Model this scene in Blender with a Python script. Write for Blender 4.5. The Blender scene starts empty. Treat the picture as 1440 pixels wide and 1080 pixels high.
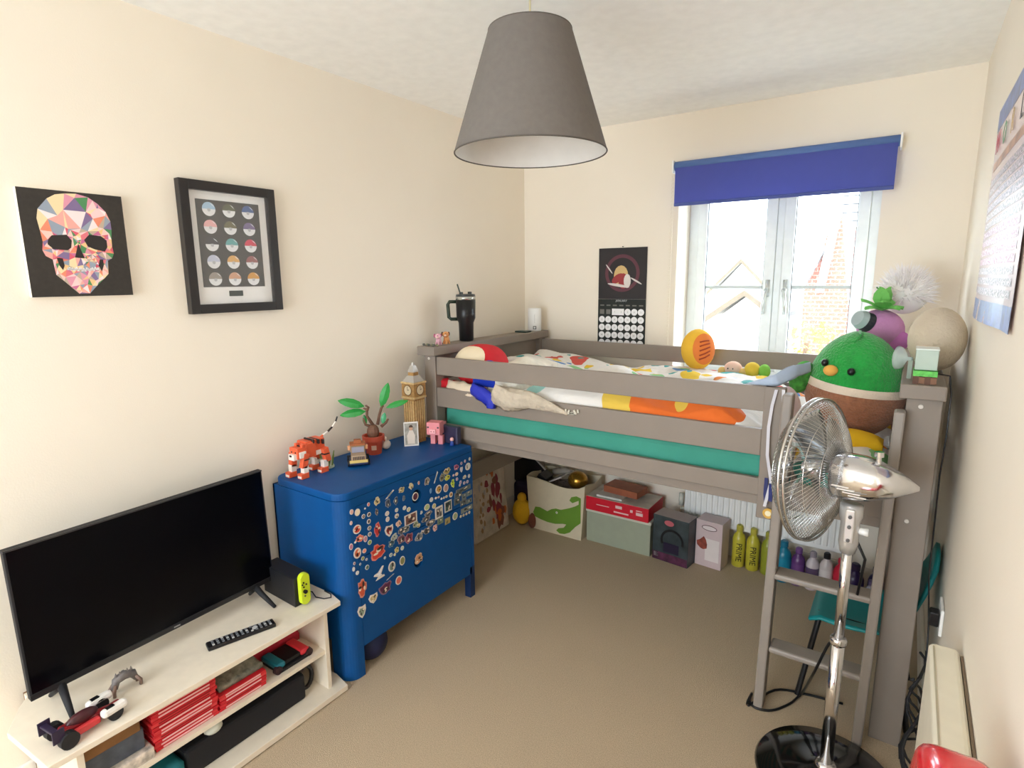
import bpy, math, random
from mathutils import Vector, Matrix, Euler, noise
from mathutils.geometry import delaunay_2d_cdt
R = random.Random(7)
PI = math.pi
SC = bpy.context.scene
COL = SC.collection

# ------------------------------------------------------------------ camera
CAM = Vector((2.0865, 0.0, 1.5487))
YAW, PITCH, ROLL, FPX = -0.601344, 0.180295, -0.009337, 811.67
FW = Vector((math.sin(YAW)*math.cos(PITCH), math.cos(YAW)*math.cos(PITCH), -math.sin(PITCH)))
_r0 = Vector((math.cos(YAW), -math.sin(YAW), 0)); _u0 = _r0.cross(FW)
RT = math.cos(ROLL)*_r0 + math.sin(ROLL)*_u0
UP = -math.sin(ROLL)*_r0 + math.cos(ROLL)*_u0
cd = bpy.data.cameras.new('camera'); cam = bpy.data.objects.new('camera', cd); COL.objects.link(cam)
m = Matrix((RT, UP, -FW)).transposed().to_4x4(); m.translation = CAM
cam.matrix_world = m
cd.sensor_width = 36; cd.lens = FPX/1440*36; cd.clip_start = 0.05
SC.camera = cam

def at(px, py, x=None, y=None, z=None):
    """point of a known plane that shows at a measured place of the photo"""
    d = FW + RT*((px-720)/FPX) - UP*((py-540)/FPX)
    if x is not None: t = (x-CAM.x)/d.x
    elif y is not None: t = (y-CAM.y)/d.y
    else: t = (z-CAM.z)/d.z
    return CAM + d*t

# ------------------------------------------------------------------ world and light
W = bpy.data.worlds.new('sky'); SC.world = W; W.use_nodes = True
nt = W.node_tree; bg = nt.nodes['Background']
bg.inputs['Color'].default_value = (0.80, 0.90, 1.0, 1); bg.inputs['Strength'].default_value = 9.0
def portal(name, loc, sx, sy, rot):
    l = bpy.data.lights.new(name, 'AREA'); l.shape = 'RECTANGLE'; l.size = sx; l.size_y = sy
    l.cycles.is_portal = True
    o = bpy.data.objects.new(name, l); COL.objects.link(o); o.location = loc; o.rotation_euler = rot
portal('window_light', (1.467, 3.56, 1.53), 0.93, 1.1, (-PI/2, 0, 0))
portal('rear_fill_portal', (0.95, -2.02, 1.35), 1.6, 1.4, (PI/2, 0, 0))  # sampling portal for the fill opening added behind the camera
SC.view_settings.view_transform = 'Standard'; SC.view_settings.look = 'None'
SC.view_settings.gamma = 1; SC.view_settings.use_curve_mapping = False
SC.view_settings.exposure = 0.55
SC.cycles.max_bounces = 10; SC.cycles.diffuse_bounces = 8

# ------------------------------------------------------------------ materials
def s2l(c):
    c = c/255.0
    return c/12.92 if c <= 0.04045 else ((c+0.055)/1.055)**2.4
_m = {}
def M(rgb, rough=0.6, metal=0.0, var=0.0, scale=20.0, bump=0.0, bscale=60.0, trans=0.0, sheen=0.0, coat=0.0, alpha=1.0, spec=0.5, emit=0.0, bdist=0.01):
    key = (tuple(rgb), rough, metal, var, scale, bump, bscale, trans, sheen, coat, alpha, spec, emit, bdist)
    if key in _m: return _m[key]
    mt = bpy.data.materials.new('mat_%02x%02x%02x_%d' % (int(rgb[0]), int(rgb[1]), int(rgb[2]), len(_m))); mt.use_nodes = True
    n = mt.node_tree.nodes; L = mt.node_tree.links; b = n['Principled BSDF']
    col = [s2l(v) for v in rgb]
    b.inputs['Base Color'].default_value = (*col, 1)
    b.inputs['Roughness'].default_value = rough; b.inputs['Metallic'].default_value = metal
    b.inputs['Transmission Weight'].default_value = trans; b.inputs['Sheen Weight'].default_value = sheen
    b.inputs['Coat Weight'].default_value = coat; b.inputs['Alpha'].default_value = alpha
    b.inputs['Specular IOR Level'].default_value = spec
    tc = n.new('ShaderNodeTexCoord')
    v = var if var > 0 else 0.03
    nz = n.new('ShaderNodeTexNoise'); nz.inputs['Scale'].default_value = scale; nz.inputs['Detail'].default_value = 4
    L.new(tc.outputs['Object'], nz.inputs['Vector'])
    rp = n.new('ShaderNodeValToRGB')
    rp.color_ramp.elements[0].position = 0.3; rp.color_ramp.elements[1].position = 0.7
    rp.color_ramp.elements[0].color = (*[c*(1-v) for c in col], 1)
    rp.color_ramp.elements[1].color = (*[min(1, c*(1+v)) for c in col], 1)
    L.new(nz.outputs['Fac'], rp.inputs['Fac']); L.new(rp.outputs['Color'], b.inputs['Base Color'])
    if bump > 0:
        nb = n.new('ShaderNodeTexNoise'); nb.inputs['Scale'].default_value = bscale; nb.inputs['Detail'].default_value = 3
        L.new(tc.outputs['Object'], nb.inputs['Vector'])
        bp = n.new('ShaderNodeBump'); bp.inputs['Strength'].default_value = bump; bp.inputs['Distance'].default_value = bdist
        L.new(nb.outputs['Fac'], bp.inputs['Height']); L.new(bp.outputs['Normal'], b.inputs['Normal'])
    if emit > 0:
        b.inputs['Emission Color'].default_value = (*col, 1); b.inputs['Emission Strength'].default_value = emit
    _m[key] = mt
    return mt

WALL = M((238, 229, 214), 0.85, var=0.012, scale=3, bump=0.05, bscale=200)
CEIL = M((246, 246, 243), 0.9)
CARPET = M((204, 183, 154), 0.97, var=0.16, scale=260, bump=0.9, bscale=420, bdist=0.006)
GREY = M((136, 125, 115), 0.55, var=0.03, scale=12)
GREYL = M((146, 137, 129), 0.45)
WHITE = M((240, 241, 240), 0.35)
UPVC = M((226, 232, 232), 0.3)
CREAM = M((233, 222, 204), 0.4, var=0.03, scale=30)
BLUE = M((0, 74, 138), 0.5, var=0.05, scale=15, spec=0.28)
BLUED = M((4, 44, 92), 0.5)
BLACK = M((16, 16, 20), 0.35)
MATTBLACK = M((24, 24, 28), 0.7)
SCREEN = M((3, 3, 7), 0.22, spec=0.15)
CHROME = M((225, 225, 228), 0.12, metal=1.0)
WIRE = M((215, 215, 214), 0.22, metal=1.0)
RED = M((196, 24, 38), 0.5)
TEAL = M((20, 138, 140), 0.42)

# ------------------------------------------------------------------ mesh building
class MB:
    def __init__(s): s.v = []; s.f = []; s.m = []; s.cur = 0
    def add(s, vs, fs):
        b = len(s.v); s.v += [Vector(v) for v in vs]
        for f in fs: s.f.append([i+b for i in f]); s.m.append(s.cur)
        return s
    def mat(s, i): s.cur = i; return s
    def box(s, x0, x1, y0, y1, z0, z1, mx=None):
        vs = [Vector(p) for p in ((x0,y0,z0),(x1,y0,z0),(x1,y1,z0),(x0,y1,z0),(x0,y0,z1),(x1,y0,z1),(x1,y1,z1),(x0,y1,z1))]
        if mx: vs = [mx @ v for v in vs]
        return s.add(vs, [(0,3,2,1),(4,5,6,7),(0,1,5,4),(1,2,6,5),(2,3,7,6),(3,0,4,7)])
    def cbox(s, c, d, mx=None):
        return s.box(c[0]-d[0]/2, c[0]+d[0]/2, c[1]-d[1]/2, c[1]+d[1]/2, c[2]-d[2]/2, c[2]+d[2]/2, mx)
    def lathe(s, c, prof, n=24, mx=None, cap=True, squash=None):
        """profile [(r, z)] turned about z through c"""
        vs = []; fs = []
        for r, z in prof:
            for k in range(n):
                a = 2*PI*k/n; p = Vector((r*math.cos(a)*(squash[0] if squash else 1), r*math.sin(a)*(squash[1] if squash else 1), z))
                if mx: p = mx @ p
                vs.append(Vector(c)+p)
        for j in range(len(prof)-1):
            for k in range(n):
                k2 = (k+1) % n
                fs.append((j*n+k, j*n+k2, (j+1)*n+k2, (j+1)*n+k))
        if cap:
            fs.append(tuple(range(n))[::-1]); fs.append(tuple((len(prof)-1)*n+k for k in range(n)))
        return s.add(vs, fs)
    def cyl(s, p0, p1, r0, r1=None, n=12):
        p0 = Vector(p0); p1 = Vector(p1); r1 = r0 if r1 is None else r1
        d = p1-p0; q = d.to_track_quat('Z', 'Y').to_matrix()
        return s.lathe(p0, [(r0, 0), (r1, d.length)], n, q)
    def ell(s, c, r, n=20, k=12, mx=None, fn=None):
        vs = []; fs = []
        for j in range(1, k):
            t = PI*j/k
            for i in range(n):
                a = 2*PI*i/n
                p = Vector((math.sin(t)*math.cos(a), math.sin(t)*math.sin(a), -math.cos(t)))
                if fn: p = fn(p)
                p = Vector((p.x*r[0], p.y*r[1], p.z*r[2]))
                if mx: p = mx @ p
                vs.append(Vector(c)+p)
        for e in (-1, 1):
            p = Vector((0, 0, e))
            if fn: p = fn(p)
            p = Vector((p.x*r[0], p.y*r[1], p.z*r[2]))
            if mx: p = mx @ p
            vs.append(Vector(c)+p)
        a0 = (k-1)*n; a1 = a0+1
        for j in range(k-2):
            for i in range(n):
                i2 = (i+1) % n
                fs.append((j*n+i, j*n+i2, (j+1)*n+i2, (j+1)*n+i))
        for i in range(n):
            i2 = (i+1) % n
            fs.append((a0, i2, i)); fs.append((a1, (k-2)*n+i, (k-2)*n+i2))
        return s.add(vs, fs)
    def tube(s, pts, r, n=6, closed=False, taper=None):
        pts = [Vector(p) for p in pts]; N = len(pts); vs = []; fs = []; up = None
        for i in range(N):
            a = pts[(i-1) % N] if (closed or i > 0) else pts[i]
            b = pts[(i+1) % N] if (closed or i < N-1) else pts[i]
            d = (b-a).normalized()
            if up is None:
                up = Vector((0, 0, 1)) if abs(d.z) < 0.9 else Vector((1, 0, 0))
            sd = d.cross(up)
            if sd.length < 1e-5: sd = d.cross(Vector((0, 1, 0)))
            sd.normalize(); up = sd.cross(d).normalized()
            rr = r*(taper[i] if taper else 1)
            for k in range(n):
                t = 2*PI*k/n; vs.append(pts[i]+(sd*math.cos(t)+up*math.sin(t))*rr)
        for i in range(N if closed else N-1):
            j = (i+1) % N
            for k in range(n):
                k2 = (k+1) % n; fs.append((i*n+k, i*n+k2, j*n+k2, j*n+k))
        if not closed: fs.append(tuple(range(n))[::-1]); fs.append(tuple((N-1)*n+k for k in range(n)))
        return s.add(vs, fs)
    def prism(s, poly, ext):
        """3-D polygon pushed along ext"""
        n = len(poly); e = Vector(ext); P = [Vector(p) for p in poly]
        nrm = Vector((0, 0, 0))
        for i in range(n): nrm += P[i].cross(P[(i+1) % n])
        if nrm.dot(e) > 0: P.reverse()
        return s.add(P+[p+e for p in P], [tuple(range(n)), tuple(range(n, 2*n))[::-1]]+[(i, i+n, (i+1) % n+n, (i+1) % n) for i in range(n)])
    def build(s, name, mat, parent=None, smooth=False, bev=0.0, seg=2, local=False, origin=None, sub=0):
        me = bpy.data.meshes.new(name)
        if parent is None:
            if origin is None:
                xs = [v.x for v in s.v]; ys = [v.y for v in s.v]; zs = [v.z for v in s.v]
                origin = Vector(((min(xs)+max(xs))/2, (min(ys)+max(ys))/2, min(zs)))
            off = Vector(origin)
        elif local: off = Vector((0, 0, 0))
        else:
            off = Vector((0, 0, 0)); p = parent
            while p is not None: off += p.location; p = p.parent
        me.from_pydata([v-off for v in s.v], [], s.f); me.update()
        mats = mat if isinstance(mat, (list, tuple)) else [mat]
        for q in mats: me.materials.append(q)
        for i, pl in enumerate(me.polygons):
            pl.material_index = s.m[i]; pl.use_smooth = smooth
        o = bpy.data.objects.new(name, me); COL.objects.link(o)
        if parent is None: o.location = off
        else: o.parent = parent
        if bev > 0:
            b = o.modifiers.new('bevel', 'BEVEL'); b.width = bev; b.segments = seg; b.limit_method = 'ANGLE'; b.angle_limit = 0.7
        if sub: 
            b = o.modifiers.new('sub', 'SUBSURF'); b.levels = sub; b.render_levels = sub
        return o

def tag(o, label=None, cat=None, group=None, kind=None):
    if label: o['label'] = label
    if cat: o['category'] = cat
    if group: o['group'] = group
    if kind: o['kind'] = kind
    return o
def thing(name, label, cat, loc=(0,0,0), group=None, rot=None):
    o = bpy.data.objects.new(name, None); COL.objects.link(o); o.location = loc
    o.empty_display_size = 0.05
    if rot: o.rotation_euler = rot
    return tag(o, label, cat, group)
def rotz(a, c=(0,0,0)):
    c = Vector(c); return Matrix.Translation(c) @ Matrix.Rotation(a, 4, 'Z') @ Matrix.Translation(-c)
def rotx(a, c=(0,0,0)):
    c = Vector(c); return Matrix.Translation(c) @ Matrix.Rotation(a, 4, 'X') @ Matrix.Translation(-c)
def roty(a, c=(0,0,0)):
    c = Vector(c); return Matrix.Translation(c) @ Matrix.Rotation(a, 4, 'Y') @ Matrix.Translation(-c)
def text(name, body, size, origin, right, up, mat, parent, extrude=0.0004, align='CENTER', sx=1.0):
    cu = bpy.data.curves.new('t', 'FONT'); cu.body = body; cu.size = size; cu.extrude = extrude; cu.resolution_u = 2
    cu.align_x = align; cu.align_y = 'CENTER'
    t = bpy.data.objects.new('t', cu); COL.objects.link(t)
    dg = bpy.context.evaluated_depsgraph_get(); me = bpy.data.meshes.new_from_object(t.evaluated_get(dg))
    bpy.data.objects.remove(t)
    right = Vector(right).normalized(); up = Vector(up).normalized(); nn = right.cross(up)
    off = Vector((0, 0, 0)); p = parent
    while p is not None: off += p.location; p = p.parent
    for v in me.vertices:
        c = v.co.copy(); v.co = Vector(origin)-off+right*c.x*sx+up*c.y+nn*c.z
    me.materials.clear(); me.materials.append(mat); me.name = name
    o = bpy.data.objects.new(name, me); COL.objects.link(o); o.parent = parent
    return o
def hole_wall(mb, x0, x1, z0, z1, hx0, hx1, hz0, hz1, y0, y1):
    mb.box(x0, hx0, y0, y1, z0, z1); mb.box(hx1, x1, y0, y1, z0, z1)
    mb.box(hx0, hx1, y0, y1, z0, hz0); mb.box(hx0, hx1, y0, y1, hz1, z1)

# ------------------------------------------------------------------ room shell
RW, RD, RH = 2.26, 3.2, 2.4
tag(MB().box(-0.1, RW+0.1, -2.0, RD+0.1, -0.1, 0).build('floor', CARPET), kind='structure')
tag(MB().box(-0.1, RW+0.1, -2.0, RD+0.1, RH, RH+0.1).build('ceiling', CEIL), kind='structure')
tag(MB().box(-0.15, 0, -1.9, RD, 0, RH).build('wall_left', WALL), kind='structure')
tag(MB().box(RW, RW+0.15, -1.9, RD, 0, RH).build('wall_right', WALL), kind='structure')
WX0, WX1, WZ0, WZ1 = 1.0, 1.935, 0.98, 2.09
mb = MB(); hole_wall(mb, -0.15, RW+0.15, 0, RH, WX0, WX1, WZ0, WZ1, RD, RD+0.34)
tag(mb.build('wall_back', WALL), kind='structure')
mb = MB(); hole_wall(mb, -0.15, RW+0.15, 0, RH, 0.15, 1.75, 0.65, 2.05, -2.0, -1.9)  # opening added to the unseen rear wall to let in fill light
tag(mb.build('wall_front', WALL), kind='structure')
BB = M((238, 234, 226), 0.4)
def bboard(name, pts_box):
    mb = MB(); mb.box(*pts_box); tag(mb.build(name, BB, bev=0.004), kind='structure')
bboard('baseboard_left', (0.0, 0.014, -1.9, RD, 0, 0.12))
bboard('baseboard_back', (0.014, RW-0.014, RD-0.014, RD, 0, 0.12))
bboard('baseboard_right', (RW-0.014, RW, -1.9, RD, 0, 0.12))

# window: frame, two sashes with a glazing bar, handles, sill
FY0, FY1 = 3.405, 3.475
w = tag(MB().box(WX0, WX0+0.05, FY0, FY1, WZ0, WZ1).box(WX1-0.05, WX1, FY0, FY1, WZ0, WZ1)
        .box(WX0+0.05, WX1-0.05, FY0, FY1, WZ0, WZ0+0.05).box(WX0+0.05, WX1-0.05, FY0, FY1, WZ1-0.05, WZ1)
        .box(1.466, 1.502, FY0, FY1, WZ0+0.05, WZ1-0.05).build('window_1', UPVC, bev=0.004), kind='structure')
GL = M((235, 245, 245), 0.02, alpha=0.06, spec=0.5)
SEAL = M((120, 126, 126), 0.6)
for (a, b, hs) in ((1.05, 1.466, 1), (1.502, 1.885, -1)):
    z0, z1 = WZ0+0.05, WZ1-0.05
    s = MB(); t = 0.052; gy = 3.395
    s.box(a, a+t, gy, gy+0.05, z0, z1).box(b-t, b, gy, gy+0.05, z0, z1).box(a+t, b-t, gy, gy+0.05, z0, z0+t).box(a+t, b-t, gy, gy+0.05, z1-t, z1)
    so = s.build('sash', UPVC, w, bev=0.004)
    MB().box(a+t, b-t, gy+0.022, gy+0.028, z0+t, z1-t).build('pane', GL, so)
    MB().box(a+t, b-t, gy+0.012, gy+0.03, 1.482, 1.500).build('glazing_bar', M((196, 206, 206), 0.5), so)
    q = MB(); g = 0.004
    q.box(a+t, a+t+g, gy+0.008, gy+0.02, z0+t, z1-t).box(b-t-g, b-t, gy+0.008, gy+0.02, z0+t, z1-t)
    q.build('seal', SEAL, so)
    hx = (b-0.026) if hs == 1 else (a+0.026)
    h = MB(); h.box(hx-0.011, hx+0.011, gy-0.008, gy+0.002, 1.44, 1.53); h.cyl((hx, gy-0.008, 1.475), (hx, gy-0.035, 1.475), 0.012, 0.012)
    h.tube([(hx, gy-0.03, 1.475), (hx-0.004*hs, gy-0.036, 1.45), (hx-0.010*hs, gy-0.038, 1.40), (hx-0.011*hs, gy-0.038, 1.35)], 0.009, 8)
    h.build('handle', M((205, 212, 210), 0.25, metal=0.5), so, smooth=True)
MB().box(WX0-0.02, WX1+0.02, RD-0.03, FY0, WZ0-0.02, WZ0+0.004).build('window_sill', WHITE, w, bev=0.004)

# roller blind
bl = thing('roller_blind', 'blue roller blind half rolled up above the window', 'blind', (1.49, 3.13, 1.92))
yb = 3.125
MB().cyl((0.995, yb+0.012, 2.123), (1.985, yb+0.012, 2.123), 0.024, 0.024, 20).build('roller', M((88, 118, 176), 0.7, bump=0.1, bscale=500), bl, smooth=True)
BLF = M((92, 102, 178), 0.8, bump=0.15, bscale=501)
_n = BLF.node_tree.nodes; _l = BLF.node_tree.links; _t = _n.new('ShaderNodeBsdfTranslucent'); _t.inputs['Color'].default_value = (0.20, 0.24, 0.62, 1)
_x = _n.new('ShaderNodeMixShader'); _x.inputs[0].default_value = 0.38; _o = [q for q in _n if q.type == 'OUTPUT_MATERIAL'][0]
_l.new(_n['Principled BSDF'].outputs[0], _x.inputs[1]); _l.new(_t.outputs[0], _x.inputs[2]); _l.new(_x.outputs[0], _o.inputs['Surface'])
MB().box(1.003, 1.980, yb-0.012, yb-0.0095, 1.925, 2.112).build('fabric', BLF, bl)
MB().box(1.003, 1.980, yb-0.016, yb-0.006, 1.918, 1.934).build('bottom_bar', M((70, 84, 150), 0.7), bl, bev=0.002)
for x in (0.988, 1.990): MB().box(x-0.004, x+0.004, yb-0.01, RD-0.001, 2.09, 2.152).build('bracket', WHITE, bl, bev=0.002)
mb = MB()
for k in range(46):
    mb.cyl((0.987, yb+0.02, 2.09-k*0.021), (0.987, yb+0.02, 2.072-k*0.021), 0.0016, 0.0016, 5)
    mb.cyl((0.975, yb+0.036, 2.09-k*0.021), (0.970, yb+0.036, 2.072-k*0.021), 0.0016, 0.0016, 5)
mb.build('chain', M((225, 215, 195), 0.5), bl)

# ------------------------------------------------------------------ outside
OUTW = M((226, 224, 220), 0.8); ROOF = M((150, 150, 155), 0.9, var=0.1)
def house(pts, y, depth, label, roofcol, wallm):
    """gable house: pts = px of left eave, apex, right eave at distance y"""
    a, p, b = [at(px, py, y=y) for px, py in pts]
    base = -4.5
    h = thing('house', label, 'house', ((a.x+b.x)/2, y+depth/2, base))
    MB().prism([(a.x+0.15, y, base), (b.x-0.15, y, base), (b.x-0.15, y, b.z), (p.x, y, p.z-0.05), (a.x+0.15, y, a.z)], (0, depth, 0)).build('wall', wallm, h)
    for e, q in ((a, 1), (b, -1)):
        d = (p-e); ext = d.normalized()*(-0.25)
        s = e+ext
        o = MB().prism([(s.x, y-0.2, s.z), (p.x, y-0.2, p.z), (p.x, y-0.2, p.z+0.12), (s.x, y-0.2, s.z+0.12)], (0, depth+0.4, 0)).build('roof_slope', roofcol, h)
        MB().prism([(s.x, y-0.26, s.z-0.03), (p.x, y-0.26, p.z-0.03), (p.x, y-0.26, p.z+0.10), (s.x, y-0.26, s.z+0.10)], (0, 0.05, 0)).build('bargeboard', M((92, 80, 62), 0.8), o)
    return h
RT1 = M((170, 165, 160), 0.9, var=0.1)
house([(1002, 408), (1044, 368), (1086, 412)], 22, 6, 'pale house with pointed gable roof beyond left window pane', RT1, OUTW)
hb = house([(1000, 447), (1050, 414), (1085, 440)], 14, 5, 'lower pale house roof in front of the pointed gable', RT1, OUTW)
# brick house with a white boarded neighbour
y = 9.0
P = lambda px, py: at(px, py, y=y)
bh = thing('brick_house', 'red brick house with steep gable beyond the right window pane', 'house', (P(1165, 500).x, y, -4.5))
pl = [(1131, 404), (1150, 372), (1172, 302), (1184, 303), (1190, 400), (1197, 470)]
pts = [P(*q) for q in pl]
poly = [Vector((pts[0].x, y, -4.5))]+pts+[Vector((pts[-1].x, y, -4.5))]
BRK = bpy.data.materials.new('brickwork'); BRK.use_nodes = True
n = BRK.node_tree.nodes; L = BRK.node_tree.links; b = n['Principled BSDF']; b.inputs['Roughness'].default_value = 0.9
bt = n.new('ShaderNodeTexBrick'); tc = n.new('ShaderNodeTexCoord'); mp = n.new('ShaderNodeMapping')
mp.inputs['Rotation'].default_value = (PI/2, 0, 0); bt.inputs['Scale'].default_value = 4.5
bt.inputs['Color1'].default_value = (0.24, 0.07, 0.045, 1); bt.inputs['Color2'].default_value = (0.20, 0.06, 0.035, 1); bt.inputs['Mortar'].default_value = (0.34, 0.24, 0.2, 1)
L.new(tc.outputs['Object'], mp.inputs['Vector']); L.new(mp.outputs['Vector'], bt.inputs['Vector']); L.new(bt.outputs['Color'], b.inputs['Base Color'])
MB().prism(poly, (0, 5, 0)).build('brick_wall', BRK, bh)
a, c = P(1148, 411), P(1174, 298)
MB().prism([a, c, c+Vector((0.09, 0, 0)), a+Vector((0.09, 0, 0))], (0, -0.12, 0)).build('bargeboard', WHITE, bh)
a, c = P(1131, 396), P(1155, 352)
MB().prism([a, c, c+Vector((0.05, 0, 0.0)), a+Vector((0.05, 0, 0))], (0, -0.1, 0)).build('roof_edge', M((120, 125, 130), 0.8), bh)
y = 14.3
bb = thing('boarded_house', 'white weatherboarded house wall at right edge of the window view', 'house', (P(1220, 400).x, y+0.3, -4.5))
z0 = P(1200, 470).z; z1 = P(1190, 200).z
xl = P(1180, 300).x; xr = P(1290, 300).x
MB().box(xl, xr, y+0.34, y+3, -4.5, z1+0.3).build('wall', M((90, 92, 94), 0.9), bb)
nb = 26; dz = (z1-z0+0.6)/nb
for k in range(nb):
    z = z0-0.4+k*dz
    MB().prism([(xl, y+0.26, z), (xl, y+0.33, z), (xl, y+0.33, z+dz*0.86), (xl, y+0.31, z+dz*0.86)], (xr-xl, 0, 0)).build('board', OUTW, bb)
tr = thing('bush', 'yellow leafed bush below the brick house', 'bush', (P(1138, 500).x, 7.5, -1))
mb = MB(); c0 = at(1136, 458, y=7.5)
for k in range(260):
    a = R.uniform(0, 2*PI); r = R.uniform(0, 1)**.5*0.35; q = c0+Vector((r*math.cos(a), R.uniform(-.3, .3), -0.25+R.uniform(-0.25, 0.3)*(1-r)))
    s = 0.035; d1 = Vector((R.uniform(-1, 1), R.uniform(-1, 1), R.uniform(-1, 1)))*s; d2 = Vector((R.uniform(-1, 1), R.uniform(-1, 1), R.uniform(-1, 1)))*s
    mb.add([q-d1, q+d2, q+d1, q-d2], [(0, 1, 2, 3)])
tag(mb.build('foliage', M((196, 150, 60), 0.8, var=0.3), tr), kind='stuff')
MB().cyl((c0.x, 7.5, -4.5), (c0.x, 7.5, c0.z-0.2), 0.05, 0.03).build('stem', M((90, 70, 50), 0.9), tr)
tag(MB().box(-40, 40, 4.5, 60, -4.7, -4.5).build('ground', M((190, 188, 180), 0.9)), kind='structure')

# ------------------------------------------------------------------ pendant lamp
LX, LY = 1.13, 1.5
lamp = thing('pendant_lamp', 'large grey tapered drum pendant lampshade hanging from the ceiling', 'lamp', (LX, LY, 1.9))
zt, zb, rt_, rb_ = 2.235, 1.908, 0.118, 0.222
SH = M((110, 104, 99), 0.85, var=0.05, scale=60, bump=0.15, bscale=700)
MB().lathe((LX, LY, 0), [(rb_, zb), (rt_, zt)], 72, cap=False).build('shade', SH, lamp, smooth=True)
MB().lathe((LX, LY, 0), [(rb_-0.003, zb+0.001), (rt_-0.003, zt-0.001)], 72, cap=False).build('shade_lining', M((214, 212, 208), 0.6), lamp, smooth=True)
for r, z in ((rb_-0.001, zb), (rt_-0.001, zt)):
    MB().tube([(LX+r*math.cos(2*PI*k/64), LY+r*math.sin(2*PI*k/64), z) for k in range(64)], 0.0022, 6, closed=True).build('shade_rim', M((84, 78, 72), 0.7), lamp, smooth=True)
mb = MB()
for k in range(3):
    a = 2*PI*k/3+0.4; mb.tube([(LX+0.018*math.cos(a), LY+0.018*math.sin(a), zt-0.02), (LX+rt_*math.cos(a), LY+rt_*math.sin(a), zt-0.004)], 0.002)
mb.build('spider', WHITE, lamp)
MB().lathe((LX, LY, 0), [(0.012, zt+0.03), (0.02, zt+0.01), (0.02, zt-0.05)], 16).build('lamp_holder', WHITE, lamp, smooth=True)
MB().ell((LX, LY, zt-0.09), (0.028, 0.028, 0.045)).build('bulb', M((245, 245, 240), 0.2), lamp, smooth=True)
MB().cyl((LX, LY, zt), (LX, LY, RH-0.02), 0.003, 0.003, 8).build('cord', M((196, 186, 150), 0.6), lamp)
MB().lathe((LX, LY, 0), [(0.045, RH), (0.042, RH-0.015), (0.012, RH-0.03)], 24).build('ceiling_rose', WHITE, lamp, smooth=True)

# ------------------------------------------------------------------ pictures on the left wall
def onx(x, y, z): return Vector((x, y, z))
sk = thing('skull_canvas', 'square black canvas with a multicoloured faceted skull on the left wall', 'canvas', (0.0, 0.73, 1.51))
ax = 0.022
MB().box(0.001, ax-0.001, 0.600, 0.862, 1.509, 1.812).build('canvas_edge', M((228, 220, 204), 0.8), sk)
MB().box(ax-0.001, ax, 0.600, 0.862, 1.509, 1.812).build('canvas_face', M((52, 47, 42), 0.8, var=0.15, scale=80), sk)
# outline read off a straightened view: u right, v up in 0..1
def sku(px, py):
    p = at(px, py, x=ax); return (p.y, p.z)
o_ = [(60, 95), (120, 60), (180, 45), (250, 45), (310, 58), (360, 85), (400, 120), (440, 165), (460, 220), (465, 290), (462, 340), (475, 380), (478, 420), (450, 440), (445, 500), (420, 530), (385, 570), (360, 590), (330, 597), (300, 590), (250, 560), (205, 515), (170, 480), (165, 440), (150, 415), (110, 400), (92, 360), (90, 320), (75, 270), (58, 200), (52, 140)]
# coordinates above are in the crop [10,250,200,430] scaled by 1140/190 = 6 after shifting
src = [(255,260),(330,175),(400,140),(480,132),(580,135),(680,165),(760,220),(830,290),(870,370),(880,440),(880,520),(885,580),(900,640),(885,680),(850,700),(855,810),(820,850),(760,910),(700,975),(610,978),(540,920),(480,870),(415,820),(400,760),(385,690),(325,660),(297,610),(300,540),(275,440),(247,340)]
outl = [sku(10+a/6, 250+b/6) for a, b in src]
holes = [[(345,520),(375,485),(500,480),(545,530),(540,590),(510,612),(390,602),(340,560)], [(648,525),(690,480),(790,492),(838,530),(845,585),(825,622),(740,605),(680,580)], [(598,555),(655,680),(600,676),(572,672)], [(418,675),(468,680),(485,740),(472,780),(440,740)], [(780,690),(808,690),(815,740),(800,790),(772,740)]]
H2 = [[sku(10+a/6, 250+b/6) for a, b in h] for h in holes]
pts = [Vector(p) for p in outl]; n0 = len(pts); edges = [(i, (i+1) % n0) for i in range(n0)]
def inside(p, poly):
    c = False
    for i in range(len(poly)):
        a, b = poly[i], poly[i-1]
        if (a[1] > p[1]) != (b[1] > p[1]) and p[0] < (b[0]-a[0])*(p[1]-a[1])/(b[1]-a[1])+a[0]: c = not c
    return c
zhi = max(p[1] for p in outl); zlo = min(p[1] for p in outl)
k = 0
while k < 150:
    q = (R.uniform(0.62, 0.84), R.uniform(zlo, zhi))
    f = (zhi-q[1])/(zhi-zlo)
    if f < 0.33 and R.random() < 0.72: continue
    if inside(q, outl): pts.append(Vector(q)); k += 1
res = delaunay_2d_cdt(pts, edges, [], 1, 1e-6)
PAL = [(226, 120, 130), (238, 170, 160), (214, 90, 110), (240, 200, 190), (222, 150, 170), (236, 196, 140), (130, 110, 150), (80, 140, 90), (240, 225, 225), (232, 140, 110), (150, 160, 175), (200, 110, 150), (240, 215, 170), (190, 170, 150), (243, 205, 205)]
mb = MB()
for t in res[2]:
    c = sum((res[0][i] for i in t), Vector((0, 0)))/3
    if not inside(c, outl): continue
    mb.mat(R.randrange(len(PAL))); mb.add([(ax+0.0006, res[0][i].x, res[0][i].y) for i in t], [tuple(range(len(t)))])
mb.build('skull_print', [M(c, 0.8) for c in PAL], sk)
mb = MB()
for h in H2: mb.add([(ax+0.0011, a, b) for a, b in h], [tuple(range(len(h)))])
mb.build('skull_hollows', M((44, 38, 36), 0.8), sk)
mb = MB()
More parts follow.
